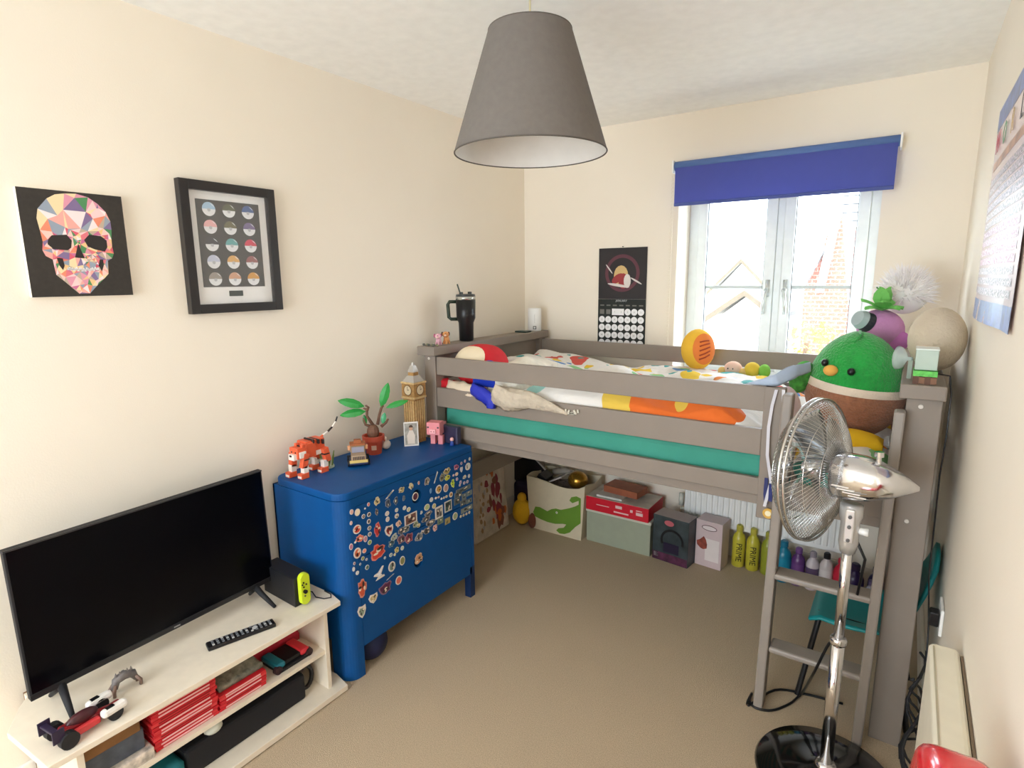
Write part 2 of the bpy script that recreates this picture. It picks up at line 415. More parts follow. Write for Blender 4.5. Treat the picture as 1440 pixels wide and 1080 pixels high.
for k in range(22):
    p = sku(10+(515+k*12)/6, 250+(775+R.uniform(-8, 8)-abs(k-11)*0.5)/6)
    s = 0.0032; mb.add([(ax+0.0014, p[0]-s, p[1]-s), (ax+0.0014, p[0]+s, p[1]-s), (ax+0.0014, p[0]+s*.6, p[1]+s*1.3), (ax+0.0014, p[0]-s*.6, p[1]+s*1.3)], [(0, 1, 2, 3)])
mb.build('teeth', M((244, 238, 238), 0.8), sk)

fr = thing('framed_print', 'black framed print of fifteen two-tone balls in a white mount', 'picture frame', (0.0, 1.218, 1.437))
y0, y1, z0, z1 = 1.038, 1.396, 1.437, 1.893; fw_ = 0.032
FRB = M((38, 34, 33), 0.4)
for bx in ((y0, y0+fw_, z0, z1), (y1-fw_, y1, z0, z1), (y0+fw_, y1-fw_, z0, z0+fw_), (y0+fw_, y1-fw_, z1-fw_, z1)):
    MB().box(0.001, 0.030, *bx).build('frame_bar', FRB, fr, bev=0.002)
MB().box(0.001, 0.009, y0+fw_, y1-fw_, z0+fw_, z1-fw_).build('mount', M((232, 230, 228), 0.8), fr)
py0, py1, pz0, pz1 = y0+0.060, y1-0.060, z0+0.092, z1-0.060
MB().box(0.0085, 0.0105, py0, py1, pz0, pz1).build('print', M((62, 56, 50), 0.5, var=0.1, scale=8), fr)
tops = [(160, 190, 215), (92, 90, 66), (70, 90, 140), (225, 170, 170), (110, 100, 70), (120, 100, 140), (60, 56, 60), (100, 160, 160), (205, 60, 80), (190, 195, 215), (210, 160, 90), (150, 90, 90), (150, 140, 130), (200, 150, 120), (210, 150, 60)]
for r_ in range(5):
    for c_ in range(3):
        cy = py0+(0.19+0.31*c_)*(py1-py0); cz = pz1-(0.105+0.2*r_)*(pz1-pz0); rr = 0.024
        mb = MB()
        up_ = [(0.0108, cy+rr*math.cos(a), cz+rr*math.sin(a)) for a in [PI*k/14 for k in range(15)]]
        lo_ = [(0.0108, cy+rr*math.cos(a), cz+rr*math.sin(a)) for a in [-PI*k/14 for k in range(15)]]
        mb.mat(0).add(up_, [tuple(range(15))]); mb.mat(1).add(lo_, [tuple(range(15))])
        mb.mat(1).add([(0.0111, cy+rr*1*math.cos(a)*(0.9)-0.0, cz+rr*0.9*math.sin(a)) for a in [PI*(0.12+0.3*k/6) for k in range(7)]], [tuple(range(7))])
        mb.mat(2).add([(0.0113, cy+0.006*math.cos(a), cz-0.003+0.006*math.sin(a)) for a in [2*PI*k/12 for k in range(12)]], [tuple(range(12))])
        mb.build('ball_print', [M(tops[r_*3+c_], 0.5), M((226, 226, 228), 0.5), M((180, 180, 184), 0.5)], fr)
MB().box(0.009, 0.011, 1.19, 1.243, z0+0.058, z0+0.078).build('name_plate', M((20, 34, 26), 0.3), fr)
MB().box(0.0195, 0.0205, y0+fw_, y1-fw_, z0+fw_, z1-fw_).build('glass', M((240, 245, 248), 0.03, alpha=0.05), fr)

# ------------------------------------------------------------------ wall calendar
ca = thing('wall_calendar', 'black wall calendar open at January beside the window', 'calendar', (0.682, 3.19, 1.15))
CK = M((40, 36, 38), 0.7)
cx0, cx1 = 0.532, 0.832
yk = 3.194
MB().box(cx0, cx1, yk, yk+0.003, 1.425, 1.720).build('picture_page', CK, ca)
MB().box(cx0, cx1, yk-0.001, yk+0.003, 1.12, 1.424).build('date_page', M((26, 32, 28), 0.7), ca)
MB().cyl((0.682, yk-0.003, 1.726), (0.682, RD, 1.726), 0.003).build('pin', BLACK, ca)
mb = MB(); yy = yk-0.0006
def disc(mb, c, r, yv, n=16, a0=0, a1=2*PI, ry=None, rot=0):
    v = []
    for k in range(n):
        a = a0+(a1-a0)*k/n; x = r*math.cos(a); z = (ry or r)*math.sin(a)
        v.append((c[0]+x*math.cos(rot)-z*math.sin(rot), yv, c[1]+x*math.sin(rot)+z*math.cos(rot)))
    mb.add(v, [tuple(range(n))])
def ring(mb, c, r0, r1, yv, n=32, a0=0, a1=2*PI):
    for k in range(n):
        a = a0+(a1-a0)*k/n; b = a0+(a1-a0)*(k+1)/n
        mb.add([(c[0]+r0*math.cos(a), yv, c[1]+r0*math.sin(a)), (c[0]+r1*math.cos(a), yv, c[1]+r1*math.sin(a)), (c[0]+r1*math.cos(b), yv, c[1]+r1*math.sin(b)), (c[0]+r0*math.cos(b), yv, c[1]+r0*math.sin(b))], [(0, 1, 2, 3)])
mb.mat(0); ring(mb, (0.682, 1.575), 0.088, 0.108, yy)
mb.mat(1); disc(mb, (0.675, 1.56), 0.045, yy-0.0002, ry=0.06)
mb.mat(2); disc(mb, (0.655, 1.545), 0.042, yy-0.0004, ry=0.022, rot=0.6); disc(mb, (0.69, 1.53), 0.03, yy-0.0005, ry=0.045)
mb.mat(3); disc(mb, (0.715, 1.53), 0.022, yy-0.0006, ry=0.04); disc(mb, (0.66, 1.505), 0.07, yy-0.0007, ry=0.008, rot=-0.15); disc(mb, (0.77, 1.53), 0.04, yy-0.0007, ry=0.005, rot=-0.5)
mb.mat(3); disc(mb, (0.60, 1.60), 0.035, yy-0.0007, ry=0.004, rot=-0.9)
mb.build('picture_print', [M((96, 52, 64), 0.7), M((206, 176, 120), 0.7), M((150, 52, 56), 0.7), M((214, 208, 204), 0.7)], ca)
WP = M((236, 236, 238), 0.7)
text('month', 'JANUARY', 0.017, (0.682, yy, 1.415), (1, 0, 0), (0, 0, 1), WP, ca)
pit = 0.041; mbx = MB(); mbg = MB()
for c in range(7):
    x = 0.682+(c-3)*pit
    mbg.add([(x-0.013, yk-0.0015, 1.384), (x+0.013, yk-0.0015, 1.384), (x+0.013, yk-0.0015, 1.392), (x-0.013, yk-0.0015, 1.392)], [(0, 1, 2, 3)])
    for r_ in range(5):
        z = 1.350-r_*0.046
        if r_ == 0 and c < 2:
            mbg.add([(x-0.014, yk-0.0015, z-0.014), (x+0.014, yk-0.0015, z-0.014), (x+0.014, yk-0.0015, z+0.014), (x-0.014, yk-0.0015, z+0.014)], [(0, 1, 2, 3)]); continue
        if r_ == 0 and c in (2, 3):
            if c == 2: mbx.add([(x-0.018, yk-0.0015, z-0.019), (x+0.059, yk-0.0015, z-0.019), (x+0.059, yk-0.0015, z+0.019), (x-0.018, yk-0.0015, z+0.019)], [(0, 1, 2, 3)])
            continue
        disc(mbx, (x, z), 0.0195, yk-0.0015, 20)
        if r_ == 4 and z-0.0195 < 1.12: pass
mbx.build('date_discs', WP, ca); mbg.build('weekday_labels', M((110, 108, 104), 0.7), ca)
for r_ in range(4):
    for c in range(7):
        d = r_*7+c-1
        if d >= 1: text('date', str(d), 0.012, (0.682+(c-3)*pit, yk-0.0018, 1.350-r_*0.046), (1, 0, 0), (0, 0, 1), M((120, 110, 120), 0.7), ca, 0.0)

# ------------------------------------------------------------------ poster on the right wall
po = thing('poster', 'curled WORLD poster with blue borders on the right wall', 'poster', (2.255, 2.0, 1.43))
pts2 = [at(1404, 184, x=2.250), at(1368, 435, x=2.250), at(1415, 468, x=2.250)]
ya, yb_ = 2.36, pts2[2].y; ztop = 2.02; zbot = 1.43
yl = pts2[1].y
NP = 12
def pz(u, v):  # u 0..1 from far edge to near edge, v 0..1 bottom to top
    yv = yl+(yb_-yl)*u; z = zbot+(ztop-zbot)*v
    cur = 0.018*(1-v)**2*math.sin(PI*min(1, u*1.2)) + 0.004
    return Vector((RW-cur-0.002, yv, z))
def patch(mb, u0, u1, v0, v1, lift=0.0, nu=6, nv=4):
    vs = []; fs = []
    for i in range(nu+1):
        for j in range(nv+1): vs.append(pz(u0+(u1-u0)*i/nu, v0+(v1-v0)*j/nv)-Vector((lift, 0, 0)))
    for i in range(nu):
        for j in range(nv): a = i*(nv+1)+j; fs.append((a, a+1, a+nv+2, a+nv+1))
    mb.add(vs, fs)
mb = MB(); patch(mb, 0, 1, 0, 1, 0, 12, 24); patch(mb, 0, 1, 0, 1, 0.001, 12, 24)
mb.build('paper', M((226, 208, 214), 0.25, coat=0.3), po)
for va_, vb_ in ((0.0, 0.09), (0.90, 1.0)):
    mb = MB(); patch(mb, 0.0, 1, va_, vb_, 0.0016); mb.build('blue_border', M((84, 116, 180), 0.3, var=0.4, scale=25), po)
mb = MB(); patch(mb, 0.04, 0.96, 0.70, 0.74, 0.0016)
mb.build('colour_band', M((190, 150, 120), 0.4, var=0.4, scale=12), po)
for i, (ch, c) in enumerate(zip('WORLD', ((206, 70, 90), (70, 140, 90), (190, 160, 110), (50, 40, 50), (90, 150, 90)))):
    p = pz(0.12+0.19*i, 0.82); text('title_letter', ch, 0.085, p-Vector((0.004, 0, 0)), (0, -1, 0), (0, 0, 1), M(c, 0.4), po)
def inkrow(c):
    m_ = M(c, 0.41); n = m_.node_tree.nodes; L = m_.node_tree.links; b = n['Principled BSDF']
    if 'ink' in m_: return m_
    m_['ink'] = 1; tc = n.new('ShaderNodeTexCoord'); mp = n.new('ShaderNodeMapping'); mp.inputs['Scale'].default_value = (1, 60, 90)
    no = n.new('ShaderNodeTexNoise'); no.inputs['Scale'].default_value = 1.6; no.inputs['Detail'].default_value = 1
    L.new(tc.outputs['Object'], mp.inputs['Vector']); L.new(mp.outputs['Vector'], no.inputs['Vector'])
    rp = n.new('ShaderNodeValToRGB'); rp.color_ramp.interpolation = 'CONSTANT'; e = rp.color_ramp.elements
    e[0].color = (*[s2l(v*0.8) for v in c], 1); e[1].position = 0.52; e[1].color = (*[s2l(v) for v in (222, 206, 212)], 1)
    L.new(no.outputs['Fac'], rp.inputs['Fac']); L.new(rp.outputs['Color'], b.inputs['Base Color']); return m_
cols = [(170, 165, 160), (150, 150, 160), (160, 160, 150), (180, 90, 130), (190, 80, 120), (140, 130, 120)]
for r_ in range(13):
    mb = MB(); v0 = 0.66-r_*0.043
    patch(mb, 0.04, 0.93, v0-0.030, v0, 0.0016, 10, 1)
    mb.build('text_row', inkrow(cols[min(5, r_//2)]), po)

# ------------------------------------------------------------------ high sleeper bed
YF = 2.10      # outer face of the front rails
bed = thing('cabin_bed', 'grey painted wooden cabin bed on four posts with a ladder', 'bed', (1.15, 2.6, 0))
for (x0, x1) in ((0.118, 0.190), (2.105, 2.195)):
    for (ya_, yb2) in ((2.10, 2.165), (3.075, 3.14)):
        MB().box(x0, x1, ya_, yb2, 0, 1.182).build('post', GREY, bed, bev=0.003)
for (x0, x1) in ((0.095, 0.205), (2.085, 2.200)):
    MB().box(x0, x1, 2.075, 3.16, 1.182, 1.226).build('ledge', GREY, bed, bev=0.004)
    xa = x0+0.045
    for (z0, z1) in ((1.05, 1.182), (0.78, 0.98), (0.44, 0.54)):
        MB().box(xa, xa+0.022, 2.165, 3.075, z0, z1).build('end_board', GREY, bed, bev=0.002)
YR0, YR1 = 2.100, 2.122
for (x0, x1, z0, z1) in ((0.197, 1.738, 1.088, 1.176), (0.194, 1.70, 0.929, 1.024), (0.19, 2.105, 0.782, 0.846)):
    MB().box(x0, x1, YR0, YR1, z0, z1).build('front_rail', GREY, bed, bev=0.003)
MB().box(1.700, 1.768, 2.098, 2.126, 0.70, 1.176).build('guard_post', GREY, bed, bev=0.003)
MB().box(0.19, 2.105, 2.125, 2.15, 0.74, 0.80).build('side_beam', GREY, bed, bev=0.003)
for (z0, z1) in ((1.090, 1.176), (0.94, 1.03), (0.78, 0.87)):
    MB().box(0.19, 2.105, 3.10, 3.122, z0, z1).build('back_rail', GREY, bed, bev=0.003)
for k in range(12):
    x = 0.25+k*0.165; MB().box(x, x+0.07, 2.15, 3.10, 0.785, 0.80).build('bed_slat', M((200, 180, 150), 0.7), bed)
for px, py in ((603, 504), (1295, 572), (1275, 733)):
    p = at(px, py, y=2.099); MB().lathe((p.x, 2.1, p.z), [(0.007, 0), (0.006, 0.003)], 12, Matrix.Rotation(PI/2, 3, 'X')).build('screw_cap', M((215, 208, 200), 0.4), bed)
# ladder: part of the bed
def strut(a0, a1, wx, wy):
    mb = MB(); a0 = Vector(a0); a1 = Vector(a1)
    vs = []
    for c in (a0, a1):
        for dx, dy in ((-1, -1), (1, -1), (1, 1), (-1, 1)): vs.append(c+Vector((dx*wx/2, dy*wy/2, 0)))
    mb.add(vs, [(0, 3, 2, 1), (4, 5, 6, 7), (0, 1, 5, 4), (1, 2, 6, 5), (2, 3, 7, 6), (3, 0, 4, 7)]); return mb
strut((1.765, 2.055, 0), (1.782, 2.070, 1.165), 0.032, 0.06).build('ladder_rail', GREYL, bed, bev=0.006)
strut((2.075, 2.055, 0), (2.092, 2.070, 1.145), 0.030, 0.06).build('ladder_rail', GREYL, bed, bev=0.006)
for z in (0.245, 0.525):
    MB().box(1.785, 2.075, 2.03, 2.105, z-0.011, z+0.011).build('ladder_rung', GREYL, bed, bev=0.008)

# mattress
MT = M((58, 150, 132), 0.75, var=0.06, scale=6, bump=0.3, bscale=14, bdist=0.02)
def lumpy(x0, x1, y0, y1, z0, fz, nx, ny, closed=True):
    mb = MB(); vs = []; fs = []
    for i in range(nx+1):
        for j in range(ny+1):
            u = i/nx; v = j/ny; vs.append((x0+(x1-x0)*u, y0+(y1-y0)*v, fz(x0+(x1-x0)*u, y0+(y1-y0)*v, u, v)))
    for i in range(nx):
        for j in range(ny):
            a = i*(ny+1)+j; fs.append((a, a+ny+1, a+ny+2, a+1))
    mb.add(vs, fs)
    # skirt
    loop = [i*(ny+1) for i in range(nx+1)]+[nx*(ny+1)+j for j in range(1, ny+1)]+[i*(ny+1)+ny for i in range(nx-1, -1, -1)]+[j for j in range(ny-1, 0, -1)]
    n0 = len(mb.v)
    base = [Vector((mb.v[k].x, mb.v[k].y, z0)) for k in loop]
    mb.v += base
    for q in range(len(loop)):
        q2 = (q+1) % len(loop); mb.f.append([loop[q2], loop[q], n0+q, n0+q2]); mb.m.append(0)
    mb.f.append(list(range(n0, n0+len(loop)))[::-1]); mb.m.append(0)
    return mb
ma = MB().box(0.20, 2.08, 2.145, 3.08, 0.801, 0.930)
tag(ma.build('mattress', MT, bev=0.03, seg=4), 'mattress in a teal sheet seen between the bed rails', 'mattress')

# duvet cover pattern
DV = bpy.data.materials.new('duvet_cover'); DV.use_nodes = True
n = DV.node_tree.nodes; L = DV.node_tree.links; b = n['Principled BSDF']; b.inputs['Roughness'].default_value = 0.85
tc = n.new('ShaderNodeTexCoord')
def mixn(fac, a, c):
    mx = n.new('ShaderNodeMix'); mx.data_type = 'RGBA'
    if isinstance(fac, float): mx.inputs['Factor'].default_value = fac
    else: L.new(fac, mx.inputs['Factor'])
    for s_, v_ in ((6, a), (7, c)):
        if isinstance(v_, tuple): mx.inputs[s_].default_value = (*v_, 1)
        else: L.new(v_, mx.inputs[s_])
    return mx.outputs[2]
def lt(sock, val):
    q = n.new('ShaderNodeMath'); q.operation = 'LESS_THAN'; L.new(sock, q.inputs[0]); q.inputs[1].default_value = val; return q.outputs[0]
base = (0.82, 0.80, 0.77)
cur = base
nz = n.new('ShaderNodeTexNoise'); nz.inputs['Scale'].default_value = 9; L.new(tc.outputs['Object'], nz.inputs['Vector'])
vadd = n.new('ShaderNodeMix'); vadd.data_type = 'VECTOR'; vadd.inputs['Factor'].default_value = 0.09
L.new(tc.outputs['Object'], vadd.inputs[4]); L.new(nz.outputs['Color'], vadd.inputs[5])
for sc_, th, colr in ((7, 0.135, None), (13, 0.10, None)):
    vo = n.new('ShaderNodeTexVoronoi'); vo.inputs['Scale'].default_value = sc_; L.new(vadd.outputs[1], vo.inputs['Vector'])
    rp = n.new('ShaderNodeValToRGB'); rp.color_ramp.interpolation = 'CONSTANT'
    cs = [(0.78, 0.25, 0.05), (0.05, 0.35, 0.35), (0.8, 0.55, 0.04), (0.25, 0.55, 0.25), (0.82, 0.80, 0.77), (0.10, 0.25, 0.55), (0.65, 0.1, 0.08), (0.4, 0.65, 0.65)]
    el = rp.color_ramp.elements
    el[0].position = 0; el[0].color = (*cs[0], 1); el[1].position = 1/8; el[1].color = (*cs[1], 1)
    for i in range(2, 8): e = el.new(i/8); e.color = (*cs[i], 1)
    sp = n.new('ShaderNodeSeparateColor'); L.new(vo.outputs['Color'], sp.inputs[0]); L.new(sp.outputs[0], rp.inputs['Fac'])
    cur = mixn(lt(vo.outputs['Distance'], th*3.0), cur, rp.outputs['Color'])
# large printed animals: orange and yellow shapes near the front edge
def blob(c, r, colr):
    global cur
    mp = n.new('ShaderNodeMapping'); mp.vector_type = 'POINT'
    mp.inputs['Location'].default_value = (-c[0]/r[0], -c[1]/r[1], -c[2]/r[2]); mp.inputs['Scale'].default_value = (1/r[0], 1/r[1], 1/r[2])
    L.new(vadd2, mp.inputs['Vector'])
    ln = n.new('ShaderNodeVectorMath'); ln.operation = 'LENGTH'; L.new(mp.outputs['Vector'], ln.inputs[0])
    cur = mixn(lt(ln.outputs['Value'], 1.0), cur, colr)
va2 = n.new('ShaderNodeMix'); va2.data_type = 'VECTOR'; va2.inputs['Factor'].default_value = 0.03
L.new(tc.outputs['Object'], va2.inputs[4]); L.new(nz.outputs['Color'], va2.inputs[5]); vadd2 = va2.outputs[1]
blob((0.62, 2.14-0.02, 1.06), (0.75, 0.30, 0.3), base)
blob((1.60, 2.14, 1.06), (0.13, 0.25, 0.3), base)
blob((1.24, 2.13, 1.05), (0.20, 0.12, 0.2), (0.78, 0.55, 0.08))
blob((1.28, 2.13, 1.03), (0.12, 0.10, 0.2), (0.80, 0.16, 0.02))
blob((1.46, 2.13, 1.04), (0.13, 0.10, 0.2), (0.80, 0.16, 0.02))
blob((1.36, 2.13, 1.07), (0.03, 0.10, 0.05), (0.80, 0.55, 0.08))
blob((0.72, 2.13, 1.06), (0.05, 0.10, 0.04), (0.35, 0.65, 0.62))
L.new(cur, b.inputs['Base Color'])
nb_ = n.new('ShaderNodeTexNoise'); nb_.inputs['Scale'].default_value = 14; L.new(tc.outputs['Object'], nb_.inputs['Vector'])
bp = n.new('ShaderNodeBump'); bp.inputs['Strength'].default_value = 0.6; bp.inputs['Distance'].default_value = 0.02
L.new(nb_.outputs['Fac'], bp.inputs['Height']); L.new(bp.outputs['Normal'], b.inputs['Normal'])
def dz(x, y, u, v):
    q = Vector((x*3.2, y*4.5, 0.3))
    h = 0.030*noise.noise(q)+0.018*noise.noise(q*2.7)+0.010*math.sin(9*x+14*y+4*noise.noise(q))
    base = 1.075 if x < 1.55 else 1.075-0.11*min(1, (x-1.55)/0.22)
    bump = 0.045*math.exp(-((x-0.92)/0.16)**2-((y-2.45)/0.2)**2)+0.05*math.exp(-((x-0.40)/0.22)**2-((y-2.75)/0.35)**2)
    e = min(v/0.07, (1-v)/0.05, u/0.02, (1-u)/0.03, 1)
    z = base+bump+h-0.035*(1-e)
    r = math.hypot((x-1.945)/0.20, (y-2.46)/0.19)
    if r < 1.3: z = min(z, 0.948+0.10*max(0, r-0.85))
    r = math.hypot((x-1.95)/0.17, (y-2.88)/0.19)
    if r < 1.3: z = min(z, 0.955+0.10*max(0, r-0.9))
    if x < 0.68 and y < 2.56: z = min(z, 1.0+max(0, (x-0.62), (y-2.50))*1.2)
    return z
du = lumpy(0.205, 2.075, 2.128, 3.06, 0.932, dz, 90, 56)
tag(du.build('duvet', DV, smooth=True, origin=(0, 0, 0)), 'rumpled white duvet printed with colourful creatures on the cabin bed', 'duvet')

# pillow: red with a big pale disc
PR = M((206, 28, 40), 0.8, bump=0.3, bscale=20, bdist=0.01)
pw = thing('pillow', 'red pillow with a big cream disc at the head of the bed', 'pillow', (0.36, 2.28, 1.07))
pc = Vector((0.345, 2.27, 1.125)); pr_ = Vector((0.13, 0.125, 0.105))
def sq(p): return Vector((math.copysign(abs(p.x)**0.8, p.x), math.copysign(abs(p.y)**0.8, p.y), p.z))
MB().ell(pc, pr_, 28, 16, fn=sq).build('cushion', PR, pw, smooth=True)
# disc laid on the cushion surface towards the room
def cap_patch(name, c, r, dirv, ang, mat, parent, lift=1.012, n1=8, n2=24, fn=None, el=1.0):
    d = Vector(dirv).normalized(); q = d.to_track_quat('Z', 'Y').to_matrix(); mb = MB(); vs = [Vector((0, 0, 1))]; fs = []
    for i in range(1, n1+1):
        t = ang*i/n1
        for k in range(n2):
            a = 2*PI*k/n2; e = t*(1 if True else 1)
            vs.append(Vector((math.sin(e)*math.cos(a), math.sin(e)*math.sin(a)*el, math.cos(e))).normalized())
    for k in range(n2): fs.append((0, 1+k, 1+(k+1) % n2))
    for i in range(n1-1):
        for k in range(n2):
            a = 1+i*n2; k2 = (k+1) % n2; fs.append((a+k, a+n2+k, a+n2+k2, a+k2))
    out = []
    for v in vs:
        p = q @ v
        if fn: p = fn(p)
        out.append(Vector(c)+Vector((p.x*r[0], p.y*r[1], p.z*r[2]))*lift)
    mb.add(out, fs); return mb.build(name, mat, parent, smooth=True)
cap_patch('disc', pc, pr_, (-0.1, -1.0, 0.55), 0.75, M((236, 220, 190), 0.8), pw, fn=sq)
pb = lumpy(0.485, 0.655, 2.13, 2.5, 1.01, lambda x, y, u, v: 1.13+0.045*math.sin(PI*u)*math.sin(PI*v)+0.015*noise.noise(Vector((x*14, y*14, 2))), 16, 16)
tag(pb.build('pillow', M((228, 222, 208), 0.85, var=0.2, scale=14), smooth=True), 'flat pale patterned pillow beside the red pillow', 'pillow')
bc = lumpy(0.40, 0.53, 2.128, 2.22, 1.05, lambda x, y, u, v: 1.12+0.05*math.sin(PI*u)*math.sin(PI*v)**.5, 12, 8)
tag(bc.build('cloth', M((28, 60, 190), 0.6), smooth=True), 'bright blue cloth bunched in front of the red pillow', 'cloth')

# cloths squeezed through the gap between the two upper rails
def rope_cloth(name, path, rad, mat, label, cat, n=14, seed=1, flat=0.55):
    rr = random.Random(seed); P_ = [Vector(p) for p in path]; pts = []
    for i in range(len(P_)-1):
        for k in range(6): pts.append(P_[i].lerp(P_[i+1], k/6))
    pts.append(P_[-1]); mb = MB(); vs = []; fs = []; N = len(pts)
    for i, p in enumerate(pts):
        f = i/(N-1); s = rad[min(len(rad)-1, int(f*(len(rad)-1)))]; s2 = rad[min(len(rad)-1, int(f*(len(rad)-1))+1)]
        s = s+(s2-s)*((f*(len(rad)-1)) % 1)
        d = (pts[min(i+1, N-1)]-pts[max(i-1, 0)]).normalized(); sd = Vector((0, -1, 0)); up = d.cross(sd).normalized()
        for k in range(n):
            a = 2*PI*k/n; w_ = 1+0.16*math.sin(5*a+f*9)+0.12*noise.noise(Vector((p.x*30, k*0.7, seed)))
            vs.append(p+(up*math.cos(a)+sd*math.sin(a)*flat)*s*w_)
    for i in range(N-1):
        for k in range(n): k2 = (k+1) % n; fs.append((i*n+k, i*n+k2, (i+1)*n+k2, (i+1)*n+k))
    fs.append(tuple(range(n))[::-1]); fs.append(tuple((N-1)*n+k for k in range(n)))
    mb.add(vs, fs); return tag(mb.build(name, mat, smooth=True), label, cat)
def y_(px, py, y): return at(px, py, y=y)
rope_cloth('cloth', [y_(632, 545, 2.15), y_(650, 550, 2.13), y_(668, 553, 2.12)], [0.04, 0.045, 0.04], M((222, 205, 182), 0.8), 'cream cushion corner poking out between the upper rails', 'cushion', seed=3)
rope_cloth('cloth', [y_(618, 540, 2.16), y_(640, 545, 2.15)], [0.035, 0.035], M((200, 20, 36), 0.8), 'red cushion corner wedged at the left bed post', 'cushion', seed=4)
rope_cloth('cloth', [y_(664, 546, 2.11), y_(678, 555, 2.085), y_(690, 564, 2.075), y_(690, 574, 2.075)], [0.028, 0.034, 0.03, 0.022], M((36, 50, 182), 0.6), 'royal blue cloth hanging out between the upper rails', 'cloth', seed=5)
BG = M((196, 184, 166), 0.85, var=0.12, scale=20, bump=0.6, bscale=38, bdist=0.02)
rope_cloth('blanket', [y_(695, 552, 2.075), y_(715, 562, 2.07), y_(745, 563, 2.07), y_(775, 572, 2.085), y_(798, 582, 2.09)], [0.042, 0.052, 0.036, 0.02, 0.006], BG, 'beige fleece blanket bulging over the middle rail', 'blanket', n=18, seed=6, flat=0.5)
mb = MB(); p = y_(804, 582, 2.088)
for k in range(7): mb.cbox((p.x+0.01*k-0.03, 2.092, p.z-0.004*k+0.01), (0.008, 0.006, 0.014+0.006*(k % 2)), roty(0.5*k, (p.x+0.01*k-0.03, 2.092, p.z)))
tag(mb.build('buckle', M((210, 205, 190), 0.5)), 'small pale tassel at the end of the beige blanket', 'tassel')
# ------------------------------------------------------------------ blue chest of drawers
CX0, CX1, CY0, CY1, CT = 0.022, 0.43, 1.288, 2.072, 0.772
def rrect(x0, x1, y0, y1, r, n=6, cor=(1,1,1,1)):
    pts = []
    for (cx, cy, a0, on) in ((x1-r, y0+r, -PI/2, cor[0]), (x1-r, y1-r, 0, cor[1]), (x0+r, y1-r, PI/2, cor[2]), (x0+r, y0+r, PI, cor[3])):
        if on:
            for k in range(n+1): a = a0+PI/2*k/n; pts.append((cx+r*math.cos(a), cy+r*math.sin(a)))
        else:
            pts.append((cx+r*math.copysign(1, math.cos(a0+PI/4)), cy+r*math.copysign(1, math.sin(a0+PI/4))))
    return pts
chest = thing('chest_of_drawers', 'blue chest of drawers with rounded corners and a sticker covered front', 'chest', (0.22, 1.68, 0))
rp_ = rrect(CX0, CX1, CY0, CY1, 0.055, 8, (1, 0, 0, 1))
MB().prism([(x, y, CT-0.03) for x, y in rp_], (0, 0, 0.03)).build('top', BLUE, chest, bev=0.005)
# left side with its rounded front corner, runs down into the legs
SIDE = [(CX0, CY0), (CX1-0.055, CY0)]+[(CX1-0.055+0.055*math.sin(a), CY0+0.055-0.055*math.cos(a)) for a in [PI/2*k/8 for k in range(1, 9)]]+[(CX1, CY0+0.075), (CX1-0.018, CY0+0.075), (CX1-0.018, CY0+0.055), (CX1-0.04, CY0+0.02), (CX0, CY0+0.018)]
MB().prism([(x, y, 0.16) for x, y in SIDE], (0, 0, CT-0.03-0.16)).build('side_panel', BLUE, chest, smooth=False)
MB().prism([(x, y, 0.0) for x, y in [(CX1-0.10, CY0)]+SIDE[1:-2]+[(CX1-0.10, CY0+0.018)]], (0, 0, 0.16)).build('leg', BLUE, chest)
MB().box(CX0, CX0+0.05, CY0, CY0+0.05, 0, 0.16).build('leg', BLUE, chest)
MB().box(CX0, CX1, CY1-0.018, CY1, 0.16, CT-0.03).build('side_panel', BLUE, chest)
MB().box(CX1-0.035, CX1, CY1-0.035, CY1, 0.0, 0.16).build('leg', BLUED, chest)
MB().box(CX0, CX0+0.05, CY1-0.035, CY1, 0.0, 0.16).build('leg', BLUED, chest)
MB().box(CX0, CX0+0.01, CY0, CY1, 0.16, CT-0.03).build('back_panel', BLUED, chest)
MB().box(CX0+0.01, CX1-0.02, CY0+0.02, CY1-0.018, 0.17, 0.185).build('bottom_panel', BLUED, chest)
MB().box(CX1-0.018, CX1-0.001, CY0+0.075, CY1-0.018, 0.708, CT-0.03).build('front_panel', BLUE, chest)
DRW = []
h1, h2 = at(586, 698, x=CX1), at(589, 788, x=CX1)
zm = (h1.z+h2.z)/2
